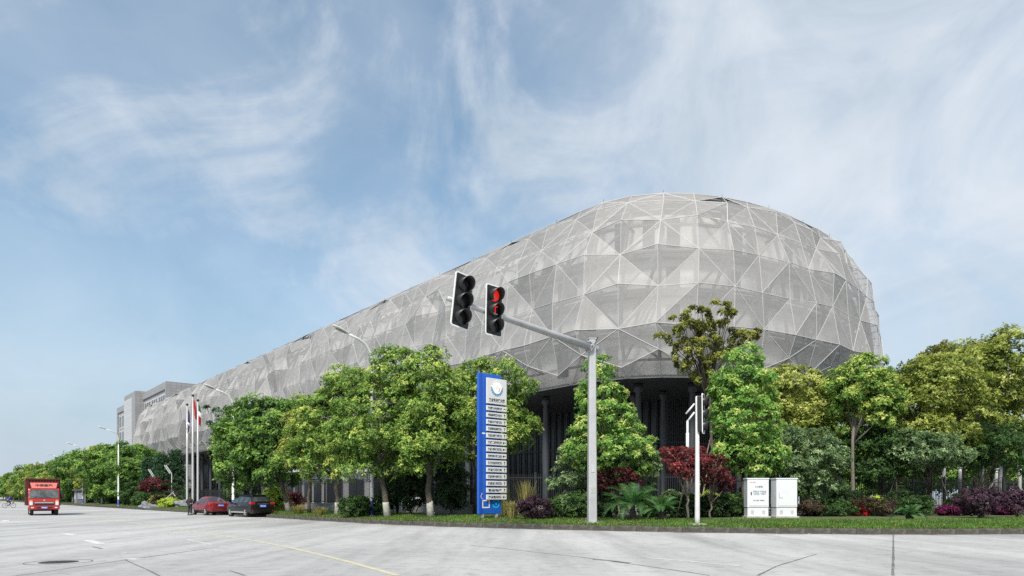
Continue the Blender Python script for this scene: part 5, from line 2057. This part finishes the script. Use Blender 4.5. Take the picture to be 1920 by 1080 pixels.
for i, (px, Y, lab) in enumerate(lamps):
    o = lp if i == 0 else copy_tree(lp)
    o.location = on_ground(px, Y)
    o['label'] = lab

# --- flagpoles and their flags
M_chrome = mat('flagpole_metal', (0.48, 0.48, 0.48), 0.35, metal=0.3)
cloth = {'red': mat('flag_red', (0.38, 0.02, 0.02), 0.8), 'blue': mat('flag_blue', (0.06, 0.055, 0.16), 0.8), 'green': mat('flag_green', (0.03, 0.10, 0.04), 0.8), 'white': mat('flag_white', (0.7, 0.7, 0.72), 0.8)}


def hanging_flag(name, label, loc, L_, cols_, seed, drift):
    """cloth hanging limp: a strip in deep folds, thickened"""
    r = random.Random(seed)
    t = thing(name, label, 'flag', loc)
    ph = r.uniform(0, 6)
    nz, nx = 24, 15
    grid = []
    for i in range(nz + 1):
        s = i / nz
        wtop = 0.25 + 0.75 * s
        line = []
        for j in range(nx + 1):
            u_ = j / nx
            line.append((0.05 + u_ * (0.10 + 0.28 * math.sin(math.pi * min(1, s * .8 + .15)) * 0.8) + drift * s * s,
                         0.10 * math.sin(u_ * 13 + ph + s * 2.0) * (0.3 + s), -L_ * s - 0.35 * u_ * (1 - s * .3)))
        grid.append(line)
    k0 = 0
    for q, (c, f) in enumerate(cols_):
        k1 = round(nz * f)
        b_ = MB()
        vs = [p for ln in grid[k0:k1 + 1] for p in ln]
        fs = [(i * (nx + 1) + j, i * (nx + 1) + j + 1, (i + 1) * (nx + 1) + j + 1, (i + 1) * (nx + 1) + j) for i in range(k1 - k0) for j in range(nx)]
        o_ = b_.add(vs, fs).build('cloth', cloth[c], t, True, fix=False)
        s_ = o_.modifiers.new('thick', 'SOLIDIFY')
        s_.thickness = 0.012
        k0 = k1


for i, (px, py, lab) in enumerate(((351, 761, 'left and shortest of three white flagpoles'), (361.5, 744, 'middle and tallest of three white flagpoles'), (371, 753, 'right of three white flagpoles'))):
    Y = 85.0
    p = on_ground(px, Y)
    hh = hz(py, Y) - p.z
    f_ = thing('flagpole', lab, 'flagpole', p, 0, 'flagpoles')
    MB().lathe([(0.15, 0), (0.14, 0.2), (0.13, hh * .5), (0.085, hh)], 12).build('pole', M_chrome, f_, True)
    MB().lathe([(0.02, 0), (0.14, 0.06), (0.17, 0.16), (0.12, 0.27), (0.02, 0.31)], 12, (0, 0, hh)).build('finial', M_blackp, f_, True)
    top = Vector((p.x, p.y, p.z + hh - 0.15))
    if i == 0:
        hanging_flag('flag', 'dark blue flag with a white mark hanging limp on the left flagpole', top + Vector((0, 0, -.2)), 2.9, [('blue', .55), ('white', .66), ('blue', 1)], 1, -.1)
    elif i == 1:
        hanging_flag('flag', 'red flag hanging limp on the middle flagpole', top, 2.5, [('red', 1)], 2, .25)
    else:
        hanging_flag('flag', 'green, white and red flag hanging limp on the right flagpole', top + Vector((0, 0, -.1)), 2.6, [('green', .35), ('white', .6), ('red', 1)], 3, .12)

# --- garden lamps: white posts with slanting heads
M_white = mat('white_enamel', (0.42, 0.42, 0.43), 0.4)
for i, (px, pyt, Y, lab) in enumerate(((322, 872, 90, 'white garden lamp with a slanting twin-bar head beside the flagpoles'), (291, 880, 95, 'smaller white garden lamp with slanting head among the conifers'))):
    p = on_ground(px, Y)
    hh = hz(pyt, Y) - p.z
    g_ = thing('garden_lamp', lab, 'lamp', p)
    MB().box((0, 0, (hh - 1.1) / 2), (0.09, 0.09, hh - 1.1)).build('post', M_white, g_)
    b = MB()
    for dx in (0, -0.22):
        b.bar((dx, 0, hh - 1.15), (dx - 0.75, 0, hh), 0.09)
    b.build('lamp_head', M_white, g_)

# --- roadside kiosk under the street trees
Yk = 139
p = dp(150, Yk)
p.z = gz(p.x, p.y)
k_ = thing('roadside_kiosk', 'small dark grey kiosk under the street trees right of the red truck', 'kiosk', p, TH)
M_kiosk = mat('kiosk_grey', (0.17, 0.18, 0.21), 0.6)
MB().box((0, 0, 1.3), (1.6, 3.0, 2.6)).build('body', M_kiosk, k_)
MB().box((-0.1, 0, 2.7), (2.3, 3.6, 0.22)).build('roof', M_kiosk, k_)
MB().box((-0.2, -1.53, 1.5), (0.8, 0.06, 1.3)).build('window', mat('kiosk_glass', (0.35, 0.40, 0.45), 0.2), k_)
MB().box((-0.83, 0.3, 1.5), (0.06, 1.6, 1.4)).build('window', mat('kiosk_glass', (0.35, 0.40, 0.45), 0.2), k_)
MB().box((0.3, -1.3, 2.95), (0.9, 0.1, 0.28)).build('sign_board', M_white, k_)

# --- gatehouse glimpsed behind the trees
p = dp(612, 74)
p.z = 0.405
gh = thing('gatehouse', 'pale grey gatehouse glimpsed between the street tree trunks', 'building', p, TH)
M_gh = mat('gatehouse_panel', (0.45, 0.46, 0.48), 0.6)
MB().box((0, 0, 1.9), (5, 10, 3.8)).build('wall', M_gh, gh)
MB().box((-0.3, 0, 3.95), (6.2, 11, 0.3)).build('roof', M_gh, gh)
for y in (-3.5, -1.0, 1.5, 3.8):
    w_ = MB().box((-2.53, y, 1.7), (0.08, 1.7, 2.6)).build('window', M_steel, gh)
    MB().box((-2.59, y, 1.7), (0.03, 1.5, 2.4)).build('pane', M_glassd, w_)
for x in (-1.4, 1.0):
    w_ = MB().box((x, -5.03, 1.7), (1.7, 0.08, 2.6)).build('window', M_steel, gh)
    MB().box((x, -5.09, 1.7), (1.5, 0.03, 2.4)).build('pane', M_glassd, w_)

# --- white uprights behind the fence at the right
for i, (px, pyt) in enumerate(((1841, 868), (1868, 880), (1876, 872), (1912, 874), (1800, 878), (1770, 876))):
    Y = 47.5 + (i % 3)
    p = on_ground(px, Y)
    hh = hz(pyt, Y) - p.z
    q = thing('white_post', ['tall white upright left of the right-hand fence trees', 'white upright with a slanting stay behind the purple bush', 'white upright just right of the stayed one', 'white upright at the right picture edge',
                             'white upright behind the small cycad, right one', 'white upright behind the small cycad, left one'][i], 'post', p)
    MB().lathe([(0.12, 0), (0.11, hh * .9), (0.11, hh)], 10).build('upright', M_white, q, True)
    MB().lathe([(0.16, hh), (0.16, hh + .06)], 10).build('cap', M_white, q)
    if i == 1:
        MB().bar((-1.6, 0, 0.1), (0, 0, hh * .8), 0.09).build('stay', M_white, q)
# ================================================================== vehicles
M_tyre = mat('tyre', (0.018, 0.018, 0.018), 0.9)
M_rim = mat('alloy', (0.48, 0.48, 0.5), 0.35, metal=0.5)
M_under = mat('underbody', (0.01, 0.01, 0.01), 0.9)
M_carglass = mat('car_glass', (0.025, 0.03, 0.034), 0.06, spec=0.8)
M_tail = mat('tail_light', (0.42, 0.012, 0.012), 0.25)
M_headl = mat('headlight', (0.62, 0.63, 0.65), 0.2)
M_amber = mat('amber_lens', (0.65, 0.22, 0.05), 0.3)
M_plateblue = mat('plate_blue', (0.05, 0.14, 0.55), 0.5)
M_platewhite = mat('plate_white', (0.8, 0.8, 0.8), 0.5)
M_chromec = mat('chrome_trim', (0.6, 0.6, 0.62), 0.2, metal=0.8)


def wheel(parent, x, y, r, w_, rimr=0.66):
    s = 1 if x > 0 else -1
    wo = MB().lathe([(r * 0.72, -w_ / 2), (r * 0.96, -w_ / 2), (r, -w_ / 2 + .03), (r, w_ / 2 - .03), (r * 0.96, w_ / 2), (r * 0.72, w_ / 2)], 22, (0, 0, 0), 'x').build('wheel', M_tyre, parent, loc=(x, y, r))
    f = w_ / 2 * s
    b = MB().lathe([(r * 0.70, f * 0.55), (r * rimr, f * 0.9), (r * rimr * .9, f * 0.8), (r * 0.2, f * 0.86), (r * .18, f * 1.02)][::1], 20, (0, 0, 0), 'x')
    for k in range(6):
        a = 2 * math.pi * k / 6
        b.bar((f * 1.0, r * .12 * math.cos(a), r * .12 * math.sin(a)), (f * 1.0, r * rimr * .96 * math.cos(a), r * rimr * .96 * math.sin(a)), 0.06)
    b.build('rim', M_rim, wo)


def car(name, label, st, paint, loc, rz_, wagon, s=1.0, whr=0.32, wx=0.76, wy=(-1.33, 1.33), scale=1.0, detail=True, group=None):
    t = thing(name, label, 'car', loc, rz_, group)
    t.scale = (scale, scale, scale)
    # cross-section points per station
    G = []
    for (y, hw, zb, zm, zs, wr, zr, zt) in st:
        half = [(0.0, zb), (hw * 0.80, zb), (hw * 0.97, zb + 0.10), (hw, zm), (hw * 0.955, zs), (wr, zr), (wr * 0.72, zt), (0.0, zt + 0.012)]
        G.append([(x, y, z) for x, z in half] + [(-x, y, z) for x, z in half[-2:0:-1]])
    n_ = len(G[0])
    body, glass = MB(), {}
    vs = [p for g in G for p in g]
    body_f = []
    ws, rw, cab0, cab1 = wagon['ws'], wagon['rw'], wagon['rw'], wagon['ws']
    for i in range(len(G) - 1):
        for j in range(n_):
            j2 = (j + 1) % n_
            q = (i * n_ + j, i * n_ + j2, (i + 1) * n_ + j2, (i + 1) * n_ + j)
            top = j in (5, 6, 7, 8)
            side = j in (4, 9)
            key = None
            if i == ws and top:
                key = 'windscreen'
            elif i == rw and top:
                key = 'rear_window'
            elif side and rw < i < ws:
                key = ('side_window', i, j)
            elif side and i in (rw, ws):
                key = ('quarter_window', i, j)
            if key:
                glass.setdefault(key, []).append([vs[k] for k in q])
            body_f.append(q)
    body_f.append(tuple(range(n_ - 1, -1, -1)))
    body_f.append(tuple(range((len(G) - 1) * n_, len(G) * n_)))
    bo = body.add(vs, body_f).build('body', paint, t, True)
    es = bo.modifiers.new('crease', 'EDGE_SPLIT')
    es.split_angle = R(38)
    for key, qs in glass.items():
        b_ = MB()
        if key in ('windscreen', 'rear_window'):
            allp = np.array([p for q in qs for p in q])
            cen = allp.mean(0)
            for q in qs:
                q = np.array(q)
                a = cen + (q - cen) * np.array([0.92, 0.86, 0.86])
                nrm = np.array([0, 0.012 if key == 'windscreen' else -0.012, 0.014])
                b_.add((a + nrm).tolist(), [(0, 1, 2, 3)])
            b_.build(key, M_carglass, t, True, fix=False)
        else:
            q = np.array(qs[0])
            cen = q.mean(0)
            a = cen + (q - cen) * np.array([0.86, 0.88, 0.80])
            sx = 0.014 if cen[0] > 0 else -0.014
            b_.add((a + np.array([sx, 0, 0.004])).tolist(), [(0, 1, 2, 3)])
            b_.build(key[0], M_carglass, t, fix=False)
    for x in (-wx, wx):
        for y in wy:
            wheel(t, x * 1.02, y, whr, 0.22)
            sx = 1 if x > 0 else -1
            MB().lathe([(whr * 1.16, sx * (abs(x) + .04)), (whr * 1.16, sx * (abs(x) + .105)), (whr * 1.0, sx * (abs(x) + .106))], 22, (0, y, whr + .02), 'x').build('wheel_arch', M_under, t)
    return t


sed = [(-2.28, .60, .46, .60, .74, .52, .80, .82), (-2.20, .80, .34, .66, .90, .66, .97, .99), (-2.02, .86, .28, .68, .97, .70, 1.04, 1.07), (-1.58, .885, .24, .68, .97, .72, 1.05, 1.10), (-0.80, .90, .22, .68, .965, .57, 1.37, 1.45), (-0.02, .905, .22, .68, .95, .60, 1.41, 1.49),
       (0.42, .905, .22, .68, .94, .58, 1.38, 1.46), (1.22, .89, .22, .66, .92, .74, .97, 1.02), (1.85, .87, .24, .62, .80, .68, .87, .91), (2.15, .80, .30, .58, .72, .62, .78, .80), (2.28, .62, .42, .54, .62, .5, .65, .66)]
wag = [(-2.38, .66, .44, .62, .80, .58, .84, .86), (-2.34, .86, .34, .68, .98, .70, 1.03, 1.06), (-2.22, .89, .28, .72, 1.02, .74, 1.07, 1.10), (-1.72, .905, .25, .72, 1.02, .60, 1.48, 1.58), (-0.82, .91, .24, .72, 1.01, .62, 1.53, 1.63), (-0.02, .91, .24, .72, 1.0, .62, 1.53, 1.63),
       (0.50, .91, .24, .72, .99, .60, 1.47, 1.57), (1.30, .90, .24, .70, .97, .76, 1.03, 1.08), (1.95, .88, .26, .66, .86, .70, .93, .97), (2.25, .82, .32, .62, .78, .64, .84, .86), (2.38, .64, .44, .56, .66, .5, .70, .71)]
M_redpaint = mat('car_red', (0.16, 0.006, 0.011), 0.35, coat=0.35)
M_blackpaint = mat('car_black', (0.006, 0.0065, 0.0075), 0.35, coat=0.3, spec=0.35)
M_whitepaint = mat('car_white', (0.7, 0.7, 0.71), 0.35, coat=0.6)


def rear_kit(t, zl, yl, hw, plate_z_, yp, wag_):
    for s in (-1, 1):
        MB().box((s * (hw - 0.15), yl, zl), (0.34, 0.10, 0.15)).box((s * (hw - 0.02), yl + 0.14, zl + .02), (0.07, 0.30, 0.13)).build('tail_light', M_tail, t, bevel=0.03)
        MB().box((s * (hw - 0.16), yl - .01, 0.50), (0.10, 0.06, 0.14)).build('reflector', M_tail, t, bevel=0.01)
    MB().box((0, yp - .015, plate_z_), (0.46, 0.03, 0.17)).build('number_plate', M_plateblue, t)
    link('plate_text', text_mesh('浙B·7K62', 0.10, M_platewhite, width=0.38), t, (0, yp - .034, plate_z_))
    MB().box((0, yp + .01, plate_z_ + .15), (0.8, 0.05, 0.035)).build('boot_trim', M_chromec, t)
    MB().box((0, yl + .04, 0.42), (hw * 1.72, 0.16, 0.16)).build('bumper', M_under if wag_ else M_redpaint, t, bevel=0.05)
    MB().box((0, 0, 0.24), (1.4, 3.6, 0.12)).build('underbody', M_under, t)
    for s in (-1, 1):
        m_ = MB().box((s * 1.0, 0.78, 1.02), (0.2, 0.11, 0.15)).build('door_mirror', M_under, t, bevel=0.03)
        b_ = MB()
        for y in (-0.42, 0.42):
            b_.box((s * 0.905, y, 0.85), (0.03, 0.17, 0.035))
        b_.build('door_handle', M_chromec if wag_ else M_redpaint, t)
        MB().box((s * 0.912, 0.0, 0.36), (0.03, 2.3, 0.09)).build('sill', M_under if not wag_ else M_rim, t)


P = gp(470, 969.5)
P.x += 0.45
c1 = car('parked_car', 'black estate car parked at the kerb, seen from its left rear', wag, M_blackpaint, P + U * 1.6 - V * 0.0, TH + R(4), dict(ws=6, rw=2), scale=1.05, whr=0.34, wx=0.78, wy=(-1.4, 1.4))
rear_kit(c1, 1.0, -2.32, .88, 0.82, -2.40, True)
MB().box((-0.6, -0.5, 1.63), (0.025, 1.9, 0.025)).build('roof_rail', M_blackpaint, c1)
MB().box((0.6, -0.5, 1.63), (0.025, 1.9, 0.025)).build('roof_rail', M_blackpaint, c1)
MB().box((0, -1.75, 1.6), (1.1, 0.26, 0.04)).build('spoiler', M_blackpaint, c1, bevel=0.01)
P = gp(412, 966)
c2 = car('parked_car', 'dark red saloon car parked ahead of the black estate', sed, M_redpaint, P + U * 1.8 - V * 0.25, TH + R(4), dict(ws=6, rw=3), scale=1.06)
rear_kit(c2, 0.88, -2.2, .84, 0.80, -2.27, False)
# white car inside the fence
P = dp(738, 57)
P.z = 0.405
c3 = car('parked_car', 'white car inside the fence, glimpsed behind the limed trunk', sed, M_whitepaint, P, TH + R(90), dict(ws=6, rw=3), scale=1.05)
P = dp(8, 190)
c4 = car('far_car', 'small white car far down the street behind the cyclist', sed, M_whitepaint, (P.x - 2.5, P.y, 0), TH + R(180), dict(ws=6, rw=3), scale=1.1)

# --- the red box truck coming towards us
P = gp(82, 966)
tk = thing('box_truck', 'red box truck driving towards the camera on the left', 'truck', P, TH + math.pi + R(-3))
M_truckred = mat('truck_red', (0.32, 0.014, 0.010), 0.35, coat=0.5)
M_boxred = mat('truck_box_red', (0.075, 0.008, 0.008), 0.7)
M_defl = mat('deflector_red', (0.50, 0.13, 0.11), 0.5)
M_grey = mat('truck_screen', (0.05, 0.06, 0.065), 0.08, spec=0.6, var=0.5, scale=2.5, var2=(0.14, 0.155, 0.16))  # noise mottle stands in for reflections, painted into the windscreen colour
TW = 2.36
MB().box((0, -3.1, 1.98), (TW, 5.2, 2.26)).build('cargo_box', M_boxred, tk)
b = MB()
for k in range(11):
    b.box((-TW / 2 + 0.12 + k * (TW - .24) / 10, -0.485, 1.98), (0.07, 0.05, 2.1))
for k in range(22):
    for s in (-1, 1):
        b.box((s * (TW / 2 + .015), -5.5 + k * .23, 1.98), (0.05, 0.08, 2.1))
b.build('cargo_ribs', M_boxred, tk)
b = MB()
for z in (0.88, 3.08):
    b.box((0, -0.47, z), (TW + .06, 0.1, 0.1))
    for s in (-1, 1):
        b.box((s * TW / 2, -3.1, z), (0.1, 5.3, 0.1))
b.build('cargo_frame', M_boxred, tk)
side = [(-0.35, 0.62), (1.05, 0.62), (1.08, 1.2), (1.02, 1.45), (0.72, 2.22), (0.55, 2.30), (-0.35, 2.30)]
MB().prism(side, -1.08, 1.08, 'x').build('cab', M_truckred, tk, bevel=0.05)
ws_ = [(1.035, 1.47), (0.748, 2.17)]
MB().add([(-1.0, 1.035 + .02, 1.47), (1.0, 1.035 + .02, 1.47), (.95, .748 + .02, 2.17), (-.95, .748 + .02, 2.17)], [(0, 1, 2, 3)]).build('windscreen', M_grey, tk, fix=False)
b = MB()
for x, l_ in ((-.45, .75), (.1, .75), (.55, .5)):
    b.bar((x, 1.06, 1.50), (x + l_ * .7, 1.0, 1.60), 0.025)
b.build('wiper', M_ink, tk)
for s in (-1, 1):
    MB().add([(s * 1.1, -0.2, 1.5), (s * 1.1, 0.85, 1.5), (s * 1.1, 0.66, 2.15), (s * 1.1, -0.2, 2.15)], [(0, 1, 2, 3)]).build('side_window', M_carglass, tk, fix=False)
    MB().box((s * 0.90, 1.085, 1.02), (0.24, 0.08, 0.34)).build('headlight', M_headl, tk, bevel=0.04)
    MB().box((s * 0.90, 1.088, 1.25), (0.22, 0.08, 0.12)).build('indicator', M_amber, tk, bevel=0.03)
    MB().box((s * 0.82, 1.17, 0.66), (0.2, 0.05, 0.09)).build('fog_light', M_headl, tk, bevel=0.02)
    m_ = MB().box((s * 1.28, 0.98, 1.78), (0.16, 0.14, 0.42)).build('mirror', M_ink, tk, bevel=0.03)
    MB().bar((s * 1.06, 0.75, 2.05), (s * 1.28, 0.98, 1.95), 0.03).build('mirror_arm', M_ink, m_)
MB().box((0, 1.10, 1.07), (1.34, 0.08, 0.10)).build('grille_bar', M_chromec, tk, bevel=0.02)
MB().box((0, 1.08, 0.94), (1.30, 0.06, 0.14)).build('grille', M_ink, tk)
MB().lathe([(0.07, 0), (0.07, 0.04)], 12, (0, 1.06, 1.27), 'y').build('badge', M_chromec, tk)
MB().box((0, 1.10, 0.66), (2.14, 0.16, 0.34)).build('bumper', M_truckred, tk, bevel=0.05)
MB().box((0, 1.18, 0.66), (1.1, 0.04, 0.12)).build('intake', M_ink, tk)
MB().box((0, 1.205, 0.665), (0.46, 0.03, 0.15)).build('number_plate', M_plateblue, tk)
d_ = text_mesh('浙B·82R5', 0.10, M_platewhite, width=0.38)
link('plate_text', d_, tk, (0, 1.222, 0.665), math.pi)
vs = [(-.84, .72, 2.28), (.84, .72, 2.28), (.96, .25, 2.76), (-.96, .25, 2.76), (-.84, -.3, 2.28), (.84, -.3, 2.28), (.96, -.3, 2.76), (-.96, -.3, 2.76)]
df = MB().add(vs, [(0, 1, 2, 3), (4, 7, 6, 5), (0, 3, 7, 4), (1, 5, 6, 2), (3, 2, 6, 7), (0, 4, 5, 1)]).build('wind_deflector', M_defl, tk)
tx = text_mesh('中国重汽', 0.30, M_ink, width=1.2)
o = link('lettering', tx, df, (0, 0.50, 2.51))
o.rotation_euler = (R(-46.9), 0, math.pi)
o.rotation_mode = 'XYZ'
o.matrix_basis = Matrix.Translation((0, 0.497, 2.533)) @ Matrix.Rotation(R(44.4), 4, 'X') @ Matrix.Rotation(math.pi, 4, 'Z')
for x in (-0.86, 0.86):
    for y in (0.35, -3.9):
        wheel(tk, x, y, 0.40, 0.26, 0.6)
MB().box((0, -2.2, 0.62), (0.9, 6.0, 0.3)).box((0, -2.2, 0.5), (1.9, 3.0, 0.3)).build('chassis', M_under, tk)

# ================================================================== people
M_skin = mat('skin', (0.45, 0.27, 0.19), 0.6)
M_hair = mat('hair_black', (0.012, 0.011, 0.010), 0.7)
M_jack = mat('jacket_black', (0.014, 0.014, 0.016), 0.8)
M_trou = mat('trousers_navy', (0.015, 0.018, 0.028), 0.85)
M_shoe = mat('shoes', (0.01, 0.01, 0.01), 0.6)


def skinned(name, chains, m, parent, lev=1):
    """chains: lists of ((x,y,z), radius) that share joints; grown with a Skin modifier"""
    pts, rad, ed = [], [], []
    idx = {}

    def vid(p, r_):
        k = tuple(round(c, 4) for c in p)
        if k not in idx:
            idx[k] = len(pts)
            pts.append(p)
            rad.append(r_)
        return idx[k]
    for ch in chains:
        prev = None
        for p, r_ in ch:
            v_ = vid(p, r_)
            if prev is not None and prev != v_:
                ed.append((prev, v_))
            prev = v_
    me = bpy.data.meshes.new(name)
    me.from_pydata(pts, ed, [])
    o_ = link(name, me, parent)
    sk = o_.modifiers.new('skin', 'SKIN')
    for i, r_ in enumerate(rad):
        me.skin_vertices[0].data[i].radius = (r_, r_) if not isinstance(r_, tuple) else r_
        me.skin_vertices[0].data[i].use_root = i == 0
    sk.use_smooth_shade = True
    sb = o_.modifiers.new('sub', 'SUBSURF')
    sb.levels = lev
    sb.render_levels = lev
    me.materials.append(m)
    return o_


def hand_chains(w_, d, s):
    """palm and five fingers from wrist w_ towards d"""
    w_, d = Vector(w_), Vector(d).normalized()
    sd3 = d.cross(Vector((0, 1, 0.2))).normalized()
    palm = w_ + d * 0.09
    ch = [[(tuple(w_), 0.026), (tuple(palm), 0.030)]]
    for k, ln in enumerate((0.07, 0.085, 0.08, 0.06)):
        o_ = sd3 * (k - 1.5) * 0.02
        a = palm + o_ + d * 0.02
        ch.append([(tuple(palm), 0.030), (tuple(a), 0.010), (tuple(a + d * ln * .55 + Vector((0, .012, 0))), 0.009), (tuple(a + d * ln + Vector((0, .03, 0))), 0.008)])
    th_ = w_ + d * 0.03
    ch.append([(tuple(w_), 0.026), (tuple(th_ - sd3 * .035 + Vector((0, .01, 0))), 0.011), (tuple(th_ - sd3 * .05 + d * .05 + Vector((0, .02, 0))), 0.009)])
    return ch


def standing(label, loc, rz_, s=1.0):
    t = thing('person', label, 'person', loc, rz_)
    t.scale = (s, s, s)
    hip = (0, 0, 0.95)
    nk = (0, 0.0, 1.45)
    legs = []
    for sx in (-1, 1):
        legs.append([(hip, .13), ((sx * .10, 0, .88), .10), ((sx * .12, .02, .50), .065), ((sx * .13, -.01, .09), .048), ((sx * .14, .13, .04), .04)])
    torso = [(hip, .13), ((0, 0, 1.15), .13), ((0, 0, 1.35), .15), (nk, .07), ((0, .01, 1.53), .055), ((0, .015, 1.62), .095), ((0, .015, 1.72), .075)]
    arms, hands, wr = [], [], {}
    for sx in (-1, 1):
        el_ = (sx * .34, -.03, 1.13) if sx < 0 else (sx * .36, -.02, 1.14)
        w_ = (sx * .27, .15, .98)
        arms.append([((0, 0, 1.35), .15), ((sx * .18, 0, 1.39), .075), (el_, .052), (w_, .036)])
        hands += hand_chains(w_, Vector(w_) - Vector(el_), sx)
    skinned('body', [torso] + legs + arms + hands, M_skin, t, 2)
    g_ = 1.16
    skinned('trousers', [[(p, r_ * g_) for p, r_ in ch[:-1]] for ch in legs], M_trou, t, 2)
    skinned('jacket', [[((0, 0, .82), .15), ((0, 0, .95), .165), ((0, 0, 1.15), .155), ((0, 0, 1.35), .175), ((0, 0, 1.455), .085)]] + [[(p, r_ * 1.22) for p, r_ in a] for a in arms], M_jack, t, 2)
    for sx in (-1, 1):
        MB().prism([(-.05, -.10), (.05, -.10), (.055, .1), (.03, .19), (-.03, .19), (-.055, .1)], 0.0, 0.085, 'z').build('shoe', M_shoe, t, bevel=0.02, loc=(sx * .135, 0, 0))
    import bmesh
    bm = bmesh.new()
    bmesh.ops.create_uvsphere(bm, u_segments=14, v_segments=10, radius=1)
    for v_ in list(bm.verts):
        v_.co = Vector((v_.co.x * .105, v_.co.y * .12 + (-.005), 1.685 + v_.co.z * .115))
    bmesh.ops.delete(bm, geom=[v_ for v_ in bm.verts if v_.co.z < 1.66 and v_.co.y > 0.0], context='VERTS')
    me = bpy.data.meshes.new('hair')
    bm.to_mesh(me)
    bm.free()
    me.materials.append(M_hair)
    link('hair', me, t)
    b_ = MB().box((0, .125, 1.665), (.03, .04, .05))
    for sx in (-1, 1):
        b_.box((sx * .1, .02, 1.66), (.02, .04, .065))
    b_.build('nose_and_ears', M_skin, t, bevel=0.008)
    b_ = MB()
    for sx in (-1, 1):
        b_.box((sx * .038, .105, 1.685), (.026, .012, .012))
    b_.box((0, .112, 1.605), (.05, .01, .012))
    b_.build('eyes_and_mouth', M_hair, t)
    return t


P = gp(356, 966)
standing('person in black jacket and dark trousers standing by the red car, seen from behind', P, R(-14), 0.97)

# bicycle and rider far left
P = gp(17, 952.5)
hdg = R(-90 + 12)
bk = thing('bicycle', 'bicycle crossing the road at the far left behind the truck', 'bicycle', P, hdg)
M_frame_b = mat('bike_frame', (0.05, 0.05, 0.06), 0.4)
for y in (-0.54, 0.54):
    b = MB()
    n_ = 20
    ring = [(0, y + .33 * math.cos(2 * math.pi * k / n_), .35 + .33 * math.sin(2 * math.pi * k / n_)) for k in range(n_ + 1)]
    for a, c in zip(ring[:-1], ring[1:]):
        b.tube([a, c], 0.025, 5)
    w_ = b.build('wheel', M_tyre, bk)
    b = MB()
    for k in range(0, n_, 2):
        b.tube([(0, y, .35), ring[k]], 0.006, 3)
    b.build('spokes', M_chromec, w_)
b = MB()
for a, c in (((0, -.54, .35), (0, -.1, .33)), ((0, -.54, .35), (0, -.2, .85)), ((0, -.1, .33), (0, -.2, .85)), ((0, -.1, .33), (0, .38, .82)), ((0, -.18, .8), (0, .38, .85)), ((0, .54, .35), (0, .36, 1.0))):
    b.tube([a, c], 0.022, 6)
b.build('frame', M_frame_b, bk)
MB().tube([(-.28, .28, 1.05), (0, .36, 1.02), (.28, .28, 1.05)], 0.018, 6).build('handlebar', M_frame_b, bk)
MB().box((0, -.22, .92), (.16, .26, .07), 0, 0.8).build('saddle', M_frame_b, bk, bevel=0.02)
MB().box((0, .42, .8), (.3, .25, .2)).build('basket', M_chromec, bk)
rd = thing('person', 'cyclist in a bright blue jacket riding at the far left behind the truck', 'person', P + Vector((0, 0, 0)), hdg)
M_bluej = mat('jacket_blue', (0.02, 0.05, 0.40), 0.7)
hip = (0, -.2, 1.02)
legs = [[(hip, .12), ((sx * .1, -.12, 1.0), .095), ((sx * .12, .22, .82 if sx < 0 else .68), .065), ((sx * .12, -.02, .45 if sx < 0 else .30), .045), ((sx * .12, .12, .40 if sx < 0 else .25), .04)] for sx in (-1, 1)]
torso = [(hip, .12), ((0, -.12, 1.22), .125), ((0, 0.02, 1.42), .15), ((0, .06, 1.52), .06), ((0, .09, 1.6), .055), ((0, .11, 1.68), .095), ((0, .11, 1.77), .075)]
arms = [[((0, 0.02, 1.42), .15), ((sx * .18, .03, 1.44), .07), ((sx * .30, .14, 1.22), .05), ((sx * .27, .29, 1.10), .034)] for sx in (-1, 1)]
hands = []
for sx in (-1, 1):
    hands += hand_chains((sx * .27, .29, 1.10), (0, .1, -.12), sx)
skinned('body', [torso] + legs + arms + hands, M_skin, rd, 1)
skinned('trousers', [[(p, r_ * 1.16) for p, r_ in ch[:-1]] for ch in legs], M_trou, rd, 1)
skinned('jacket', [[(hip, .14), ((0, -.12, 1.22), .15), ((0, 0.02, 1.42), .175), ((0, .06, 1.52), .08)]] + [[(p, r_ * 1.25) for p, r_ in a] for a in arms], M_bluej, rd, 1)
MB().lathe([(.105, -.03), (.115, .03), (.10, .10), (.03, .13)], 12, (0, .1, 1.7)).build('hair', M_hair, rd, True)
